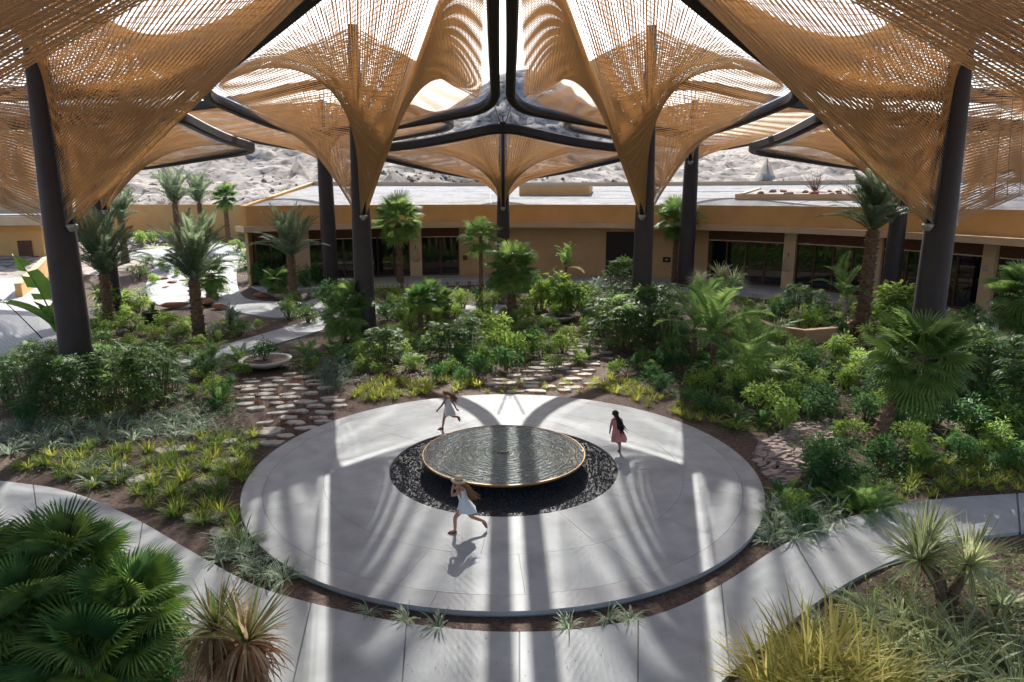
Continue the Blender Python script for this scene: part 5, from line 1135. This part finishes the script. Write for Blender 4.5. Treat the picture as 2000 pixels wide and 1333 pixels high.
cover('ground_cover', 'pale green ground cover on the far left', [([(150, 700), (200, 600), (270, 560), (330, 620), (420, 640), (540, 630), (450, 665), (330, 700)], 260), ([(240, 480), (460, 470), (540, 560), (470, 560), (440, 490), (300, 490)], 160), ([(0, 760), (140, 740), (340, 760), (330, 810), (60, 830), (0, 830)], 160)], 'light_leaf', 8, 0.15, 0.2, 3)
cover('ground_cover', 'low green plants covering the soil left of the plaza', [([(340, 740), (450, 735), (470, 800), (505, 900), (400, 860), (330, 810)], 150), ([(380, 690), (560, 690), (620, 725), (450, 735), (350, 735)], 150), (left_bed, 130)], 'deep_leaf', 8, 0.14, 0.16, 5)
cover('ground_cover', 'green ground cover beside the right path', [([(1480, 985), (1640, 930), (1760, 900), (1990, 880), (2060, 930), (1990, 950), (1780, 968), (1640, 1005), (1520, 1060)], 260), ([(1300, 640), (1480, 600), (1800, 620), (1990, 690), (1990, 760), (1700, 700), (1330, 690)], 240)], 'shrub_leaf', 8, 0.14, 0.18, 6)
cover('ground_cover', 'low green plants on the soil round the yucca', [([(1600, 1230), (1700, 1150), (1800, 1110), (1990, 1060), (2060, 1060), (2060, 1180), (1900, 1200), (1700, 1260)], 110)], 'shrub_leaf', 8, 0.10, 0.12, 7)
cover('leaf_litter', 'brown leaf litter on the bare soil of the beds', [(left_bed, 500), ([(1480, 1000), (1660, 950), (1990, 930), (1990, 962), (1780, 978), (1640, 1010), (1530, 1060)], 260), ([(1620, 1180), (1730, 1120), (1990, 1060), (1990, 1200), (1700, 1240)], 200)], 'dead_leaf', 3, 0.06, 0.02, 4)
# ---- bare shrubs on the hillside and roof
def bare_bush(p, s, label):
    t = thing('bare_bush', label, 'shrub', tuple(p), random.uniform(0, 6), 'bare desert bushes', scale=s); rg = random.Random(int(p[0]*7)); 
    m = MB()
    for i in range(38):
        a = rg.uniform(0, 6.28); e = rg.uniform(.5, 1.4); L = rg.uniform(.8, 1.5); d = Vector((math.cos(a)*math.cos(e), math.sin(a)*math.cos(e), math.sin(e)))
        m.tube([(0, 0, 0), tuple(d*L*.5), tuple(d*L + Vector((rg.uniform(-.2, .2), rg.uniform(-.2, .2), 0)))], [0.025, 0.015, 0.006], 3)
    link('branches', m.mesh('branches', 'twig'), t)['kind'] = 'stuff'
for (x, y, s, lab) in ((-27, 68, 2.6, 'bare rounded desert bush on the hillside left of the centre'), (33, 62, 2.0, 'bare desert bush behind the roof planter at right'), (-45, 85, 2.2, 'bare desert bush far up the left slope'), (60, 90, 2.0, 'bare desert bush far up the right slope')):
    bare_bush((x, y, tz(x, y)), s, lab)
pa = ang_of(1560, BRAD+6)
bare_bush(tuple(arc(BRAD+8.5, pa, 7.2)), 1.3, 'bare branching bush in the roof planter')
for i in range(16):
    q = arc(BRAD+random.uniform(5.4, 9), pa0+R(1)+random.random()*(pa1-pa0-R(2)), 0); s = random.uniform(.15, .4)
    z = 7.0 + 0.09*((q-BC).length-BRAD-5); tag(link('roof_rock', random.choice(ROCKS+RED), None, (q.x, q.y, z), random.uniform(0, 6), scale=s), 'rock lying in the gravel of the roof planter', 'rock', 'rocks in the roof planter')

# fallen leaves and blown grit on the paving
m = MB(); rg = random.Random(5)
for i in range(260):
    if i % 4: a = rg.uniform(0, 6.28); r = math.sqrt(rg.uniform(3.1**2, (PR-.05)**2)) if i % 2 else PR-abs(rg.gauss(0, .35)); x, y, z = r*math.cos(a), r*math.sin(a)+PY, 0.107
    else: q = ground_at(rg.uniform(620, 1400), rg.uniform(1250, 1330), 0); x, y, z = q.x, q.y, 0.064
    L = rg.uniform(.012, .035); th = rg.uniform(0, 6.28); d = np.array((math.cos(th), math.sin(th), 0)); w_ = np.array((-d[1], d[0], 0))*L*.3; p = np.array((x, y, z))
    m.add([p, p+d*L*.5-w_+(0, 0, .004), p+d*L+(0, 0, .008), p+d*L*.5+w_+(0, 0, .004)], [(0, 1, 2, 3)])
tag(m.build('fallen_leaves', 'dead_leaf'), 'tiny fallen leaves scattered over the paving', 'leaves', kind='stuff')
# ================================================================== people
mat('skin', (0.40, 0.20, 0.125), 0.55, col2=(0.46, 0.24, 0.155), scale=5)
mat('skin_dark', (0.34, 0.165, 0.10), 0.55, col2=(0.40, 0.20, 0.125), scale=5)
mat('white_cloth', (0.62, 0.66, 0.68), 0.9, col2=(0.70, 0.72, 0.72), scale=6)
mat('cream_cloth', (0.62, 0.60, 0.56), 0.9, col2=(0.68, 0.56, 0.50), scale=5)
mat('pink_cloth', (0.60, 0.20, 0.17), 0.9, col2=(0.66, 0.28, 0.24), scale=5)
mat('hair_auburn', (0.17, 0.075, 0.03), 0.5, col2=(0.30, 0.15, 0.06), scale=9)
mat('hair_black', (0.012, 0.010, 0.012), 0.4)
mat('hair_brown', (0.14, 0.055, 0.028), 0.5, col2=(0.22, 0.09, 0.045), scale=9)
mat('straw_hat', (0.55, 0.42, 0.24), 0.8, col2=(0.64, 0.51, 0.32), scale=25)
mat('sandal', (0.16, 0.06, 0.03), 0.6)
mat('eye', (0.01, 0.01, 0.01), 0.3); mat('lip', (0.36, 0.10, 0.08), 0.5)
def body_mesh(J, radii, edges, material, hands, face_dir):
    """one skinned surface over the joints; fingers are rooted in the palms"""
    names = list(J); me = bpy.data.meshes.new('body'); me.from_pydata([J[k] for k in names], [(names.index(a), names.index(b)) for a, b in edges], [])
    o = bpy.data.objects.new('body', me); COL.objects.link(o)
    sk = o.modifiers.new('skin', 'SKIN'); sk.use_smooth_shade = True
    for i, k in enumerate(names):
        r = radii[k]; me.skin_vertices[0].data[i].radius = (r, r) if not hasattr(r, '__len__') else r
        me.skin_vertices[0].data[i].use_root = (k == 'pelvis')
    sb = o.modifiers.new('sub', 'SUBSURF'); sb.levels = 2; sb.render_levels = 2
    bpy.context.view_layer.update(); ev = o.evaluated_get(bpy.context.evaluated_depsgraph_get()); src = bpy.data.meshes.new_from_object(ev)
    m = MB(); m.add([tuple(v.co) for v in src.vertices], [tuple(p.vertices) for p in src.polygons])
    for h, d, up in hands:                      # palm end, direction of the fingers, thumb side
        h, d, up = Vector(h), Vector(d).normalized(), Vector(up).normalized(); n = d.cross(up)
        for k, L in enumerate((0.040, 0.047, 0.050, 0.044)):
            b = h + up*(0.018-0.012*k) - d*0.015; m.tube([b, b+d*L*.6, b+d*L+n*0.014], [0.0075, 0.007, 0.005], 6)
        b = h - d*0.03 + up*0.018; m.tube([b, b+up*0.022+d*0.014, b+up*0.028+d*0.034], [0.008, 0.0075, 0.0055], 6)
    bpy.data.objects.remove(o); bpy.data.meshes.remove(src); return m.mesh('person_body', material, smooth=True)
EDG = [('pelvis', 'belly'), ('belly', 'chest'), ('chest', 'neck'), ('neck', 'jaw'), ('jaw', 'skull'), ('chest', 'shl'), ('shl', 'ell'), ('ell', 'wrl'), ('wrl', 'pml'), ('chest', 'shr'), ('shr', 'elr'), ('elr', 'wrr'), ('wrr', 'pmr'),
       ('pelvis', 'hpl'), ('hpl', 'knl'), ('knl', 'anl'), ('anl', 'tol'), ('pelvis', 'hpr'), ('hpr', 'knr'), ('knr', 'anr'), ('anr', 'tor')]
RAD = dict(pelvis=.095, belly=.085, chest=.095, neck=.036, jaw=.062, skull=.080, shl=.042, shr=.042, ell=.030, elr=.030, wrl=.021, wrr=.021, pml=.024, pmr=.024, hpl=.072, hpr=.072, knl=.047, knr=.047, anl=.030, anr=.030, tol=.026, tor=.026)
def dress(rings, n=28, folds=0.0, seed=0):
    rg = random.Random(seed); m = MB(); vs = []; ph = rg.uniform(0, 6)
    for i, (c, rx, ry) in enumerate(rings):
        t = i/(len(rings)-1)
        for j in range(n):
            a = 2*math.pi*j/n; k = 1 + folds*t*t*math.sin(a*6+ph) + folds*.6*t*math.sin(a*11+1.7*ph)
            vs.append((c[0]+rx*k*math.cos(a), c[1]+ry*k*math.sin(a), c[2] + folds*.15*math.sin(a*3)*t))
    m.add(vs, [(i*n+j, (i+1)*n+j, (i+1)*n+(j+1) % n, i*n+(j+1) % n) for i in range(len(rings)-1) for j in range(n)]); return m
def hair(head, r, path, spread, n, seed, rad=0.014, back=Vector((1, 0, 0))):
    """cap over the skull and locks that follow the path away from it"""
    rg = random.Random(seed); m = MB(); c = Vector(head)
    for i in range(n):
        a = rg.uniform(0, 6.28); e = rg.uniform(-.1, 1.5); d = Vector((math.cos(a)*math.cos(e), math.sin(a)*math.cos(e), math.sin(e)))
        if d.dot(back) < -0.25 and d.z < .55: continue
        pts = [c + d*r*1.02]; off = Vector((rg.gauss(0, 1), rg.gauss(0, 1), rg.gauss(0, 1)))*spread; L = rg.uniform(.65, 1.05)
        q0 = c + (d*0.7 + back*0.75 - Vector((0, 0, .1))).normalized()*r*1.08; pts.append((pts[0]+q0)/2 + (q0-c).normalized()*.012); pts.append(q0)
        k = len(path)
        for j, p in enumerate(path):
            t = (j+1)/k
            if t > L: break
            pts.append(Vector(p) + off*t + Vector((rg.gauss(0, 1), rg.gauss(0, 1), rg.gauss(0, 1)))*spread*.25)
        m.tube(pts, [rad*(1.1-.75*i/(len(pts)-1)) for i in range(len(pts))], 5)
    vs = []
    m.lathe([(r*1.05*math.cos(e), r*1.08*math.sin(e)) for e in np.linspace(.15, 1.56, 7)], 16, c=tuple(c + back*0.012)); return m
def person(loc, rz, label, J, skin, cloth, rings, hair_args, hair_mat, hands, face, hat=None, folds=.10, sc_=1.0):
    t = thing('person', label, 'person', loc, rz, scale=sc_)
    link('body', body_mesh(J, RAD, EDG, skin, hands, face), t)
    dress(rings, folds=folds, seed=int(abs(loc[0]*10))).build('dress', cloth, t, True)
    hair(*hair_args).build('hair', hair_mat, t, True)
    f_ = Vector(face).normalized(); s_ = Vector((-f_.y, f_.x, 0)); hd = Vector(J['skull'])*.62 + Vector(J['jaw'])*.38; rr = .078
    m = MB()
    for k in (-1, 1): m.lathe([(0.0, -.009), (.009, 0), (0, .009)], 8, c=tuple(hd + f_*rr*.98 + s_*.030*k))
    m.build('eyes', 'eye', t)
    m = MB(); b = hd + f_*rr*.95 - Vector((0, 0, .03)); m.tube([b + Vector((0, 0, .035)), b + f_*.022, b - Vector((0, 0, .006))], [.006, .011, .006], 6); m.build('nose', skin, t, True)
    m = MB(); b = hd + f_*rr*.90 - Vector((0, 0, .058)); m.tube([b - s_*.02, b + f_*.006, b + s_*.02], [.003, .007, .003], 5); m.build('mouth', 'lip', t)
    for k in (-1, 1):
        m = MB(); m.tube([hd + s_*k*rr*.98 - f_*.005 + Vector((0, 0, .018)), hd + s_*k*(rr+.014) - f_*.012, hd + s_*k*rr*.98 - Vector((0, 0, .02))], [.008, .013, .007], 6); m.build('ear', skin, t, True)
    for an, to in (('anl', 'tol'), ('anr', 'tor')):
        a, b = Vector(J[an]), Vector(J[to]); d = (b-a).normalized(); dn = Vector((0, 0, -1)) - d*d.dot(Vector((0, 0, -1)))
        dn = dn.normalized() if dn.length > .05 else Vector((1, 0, 0))
        m = MB(); m.tube([a + dn*.026 - d*.03, (a+b)/2 + dn*.027, b + dn*.022 + d*.03], [.026, .028, .022], 8)
        m.tube([a + d*.02 + d.cross(dn)*.034, a + d*.03 - dn*.034, a + d*.02 - d.cross(dn)*.034], .007, 5); m.build('sandal', 'sandal', t, True)
    if hat: 
        c, tilt = hat; m = MB(); m.lathe([(.155, -.022), (.162, -.018), (.12, .0), (.088, .012), (.086, .05), (.075, .088), (.045, .103), (.001, .106)], 26)
        o = m.build('straw_hat', 'straw_hat', t, True); o.location = c; o.rotation_euler = tilt
        m = MB(); m.lathe([(.0885, .014), (.0885, .032)], 26); m.build('hat_band', 'sandal', o, True)
    return t
GZ = 0.105
# girl in the straw hat, running left past the near side of the basin
p = ground_at(884, 1038, GZ)
J = dict(pelvis=(.27, 0, .63), belly=(.235, .0, .74), chest=(.19, .0, .90), neck=(.165, .0, .995), jaw=(.14, .0, 1.05), skull=(.135, .0, 1.115),
         shl=(.16, -.115, .93), ell=(.01, -.13, .86), wrl=(.02, -.08, 1.02), pml=(.035, -.06, 1.07), shr=(.19, .115, .93), elr=(.03, .16, .90), wrr=(.03, .09, 1.06), pmr=(.05, .06, 1.11),
         hpl=(.25, -.07, .57), knl=(.06, -.075, .36), anl=(.06, -.075, .055), tol=(-.07, -.08, .03), hpr=(.29, .07, .57), knr=(.38, .06, .31), anr=(.66, .055, .20), tor=(.72, .055, .09))
J = {k: Vector(v) for k, v in J.items()}
person((p.x, p.y, GZ), 0.0, 'person in a white dress and straw hat, running left in front of the basin', J, 'skin', 'white_cloth',
       [((.185, 0, .95), .085, .115), ((.19, 0, .90), .10, .13), ((.22, 0, .78), .095, .115), ((.25, 0, .70), .10, .125), ((.275, 0, .62), .135, .155), ((.30, 0, .53), .175, .185), ((.31, 0, .47), .20, .20)],
       (J['skull']-Vector((0, 0, .01)), .078, [(.27, -.02, 1.06), (.33, -.03, .98), (.38, -.04, .90), (.43, -.05, .82), (.50, -.05, .78)], .05, 190, 3, .014), 'hair_auburn',
       [(J['pml'], (.15, .1, 1), (0, .6, 0)), (J['pmr'], (.15, -.1, 1), (0, -.6, 0))], (-1, 0, -.1), (J['skull'] + Vector((.01, 0, .035)), (0, .12, 0)))
# girl in a pale short dress, running left behind the basin
p = ground_at(863, 837, GZ)
J = dict(pelvis=(.22, 0, .63), belly=(.205, 0, .74), chest=(.17, 0, .90), neck=(.15, -.01, .995), jaw=(.125, -.02, 1.045), skull=(.12, -.02, 1.11),
         shl=(.13, -.11, .93), ell=(.03, -.18, .78), wrl=(-.08, -.20, .66), pml=(-.11, -.21, .62), shr=(.25, .09, .93), elr=(.37, .06, .76), wrr=(.46, .0, .60), pmr=(.50, -.01, .575),
         hpl=(.20, -.06, .57), knl=(.08, -.075, .36), anl=(.03, -.07, .055), tol=(-.09, -.09, .03), hpr=(.25, .06, .57), knr=(.31, .05, .37), anr=(.50, .10, .34), tor=(.55, .10, .23))
J = {k: Vector(v) for k, v in J.items()}
person((p.x, p.y, GZ), 0.0, 'person in a pale short dress, running left behind the basin', J, 'skin_dark', 'cream_cloth',
       [((.165, 0, .955), .085, .115), ((.17, 0, .90), .105, .135), ((.20, 0, .76), .105, .125), ((.215, 0, .68), .115, .135), ((.225, 0, .60), .14, .15), ((.23, 0, .50), .165, .165), ((.235, 0, .44), .175, .175)],
       (J['skull']-Vector((0, 0, .01)), .078, [(.26, .02, 1.06), (.34, .03, 1.0), (.41, .03, .93), (.44, .03, .86)], .05, 170, 5, .013), 'hair_brown',
       [(J['pml'], (-.6, -.1, -.6), (-.3, 0, .6)), (J['pmr'], (.9, -.1, -.3), (.2, 0, .7))], (-.9, -.4, -.1))
# girl in a pink dress with long dark hair, running away on the right
p = ground_at(1208, 884, GZ)
J = dict(pelvis=(-.04, 0, .63), belly=(-.05, .01, .74), chest=(-.07, .03, .90), neck=(-.09, .05, .995), jaw=(-.11, .07, 1.045), skull=(-.115, .07, 1.11),
         shl=(-.19, .03, .93), ell=(-.24, -.03, .76), wrl=(-.25, .02, .60), pml=(-.255, .04, .555), shr=(.05, .05, .93), elr=(.10, .14, .78), wrr=(.03, .25, .80), pmr=(.0, .28, .815),
         hpl=(-.10, 0, .57), knl=(-.09, .02, .36), anl=(-.01, -.24, .32), tol=(-.02, -.28, .20), hpr=(.02, .0, .57), knr=(.03, .05, .33), anr=(.03, .0, .055), tor=(.01, .12, .03))
J = {k: Vector(v) for k, v in J.items()}
person((p.x, p.y, GZ), 0.0, 'person in a pink dress with long dark hair, running away right of the basin', J, 'skin_dark', 'pink_cloth',
       [((-.07, .03, .955), .12, .085), ((-.07, .03, .90), .14, .105), ((-.055, .01, .76), .125, .105), ((-.04, 0, .66), .14, .125), ((-.03, 0, .56), .17, .155), ((-.015, -.01, .45), .20, .18), ((0, -.02, .36), .215, .19)],
       (J['skull']-Vector((0, 0, .01)), .080, [(-.07, -.06, 1.0), (-.03, -.12, .90), (.0, -.14, .80), (.03, -.14, .70), (.08, -.14, .64)], .06, 220, 7, .015, Vector((.35, -.93, 0))), 'hair_black',
       [(J['pml'], (-.05, .2, -1), (.2, .6, 0)), (J['pmr'], (-.6, .5, .1), (0, 0, .6))], (-.35, .93, 0))

# ================================================================== tell small groups of look-alikes apart by their order in the picture
ORD = ['leftmost', 'second from the left', 'third from the left', 'fourth from the left', 'fifth from the left', 'sixth from the left', 'seventh from the left',
       'eighth from the left', 'ninth from the left', 'tenth from the left', 'eleventh from the left', 'twelfth from the left', 'thirteenth from the left', 'fourteenth from the left']
bylab = {}
for o in list(COL.objects):
    if o.parent is None and 'label' in o.keys(): bylab.setdefault(o['label'], []).append(o)
for lab, os_ in bylab.items():
    if 1 < len(os_) <= 14:
        os_.sort(key=lambda o: o.location.x/(o.location.y - CAM_Y))
        for i, o in enumerate(os_): o['label'] = lab + ', ' + (ORD[i] if i < len(os_)-1 else 'rightmost')
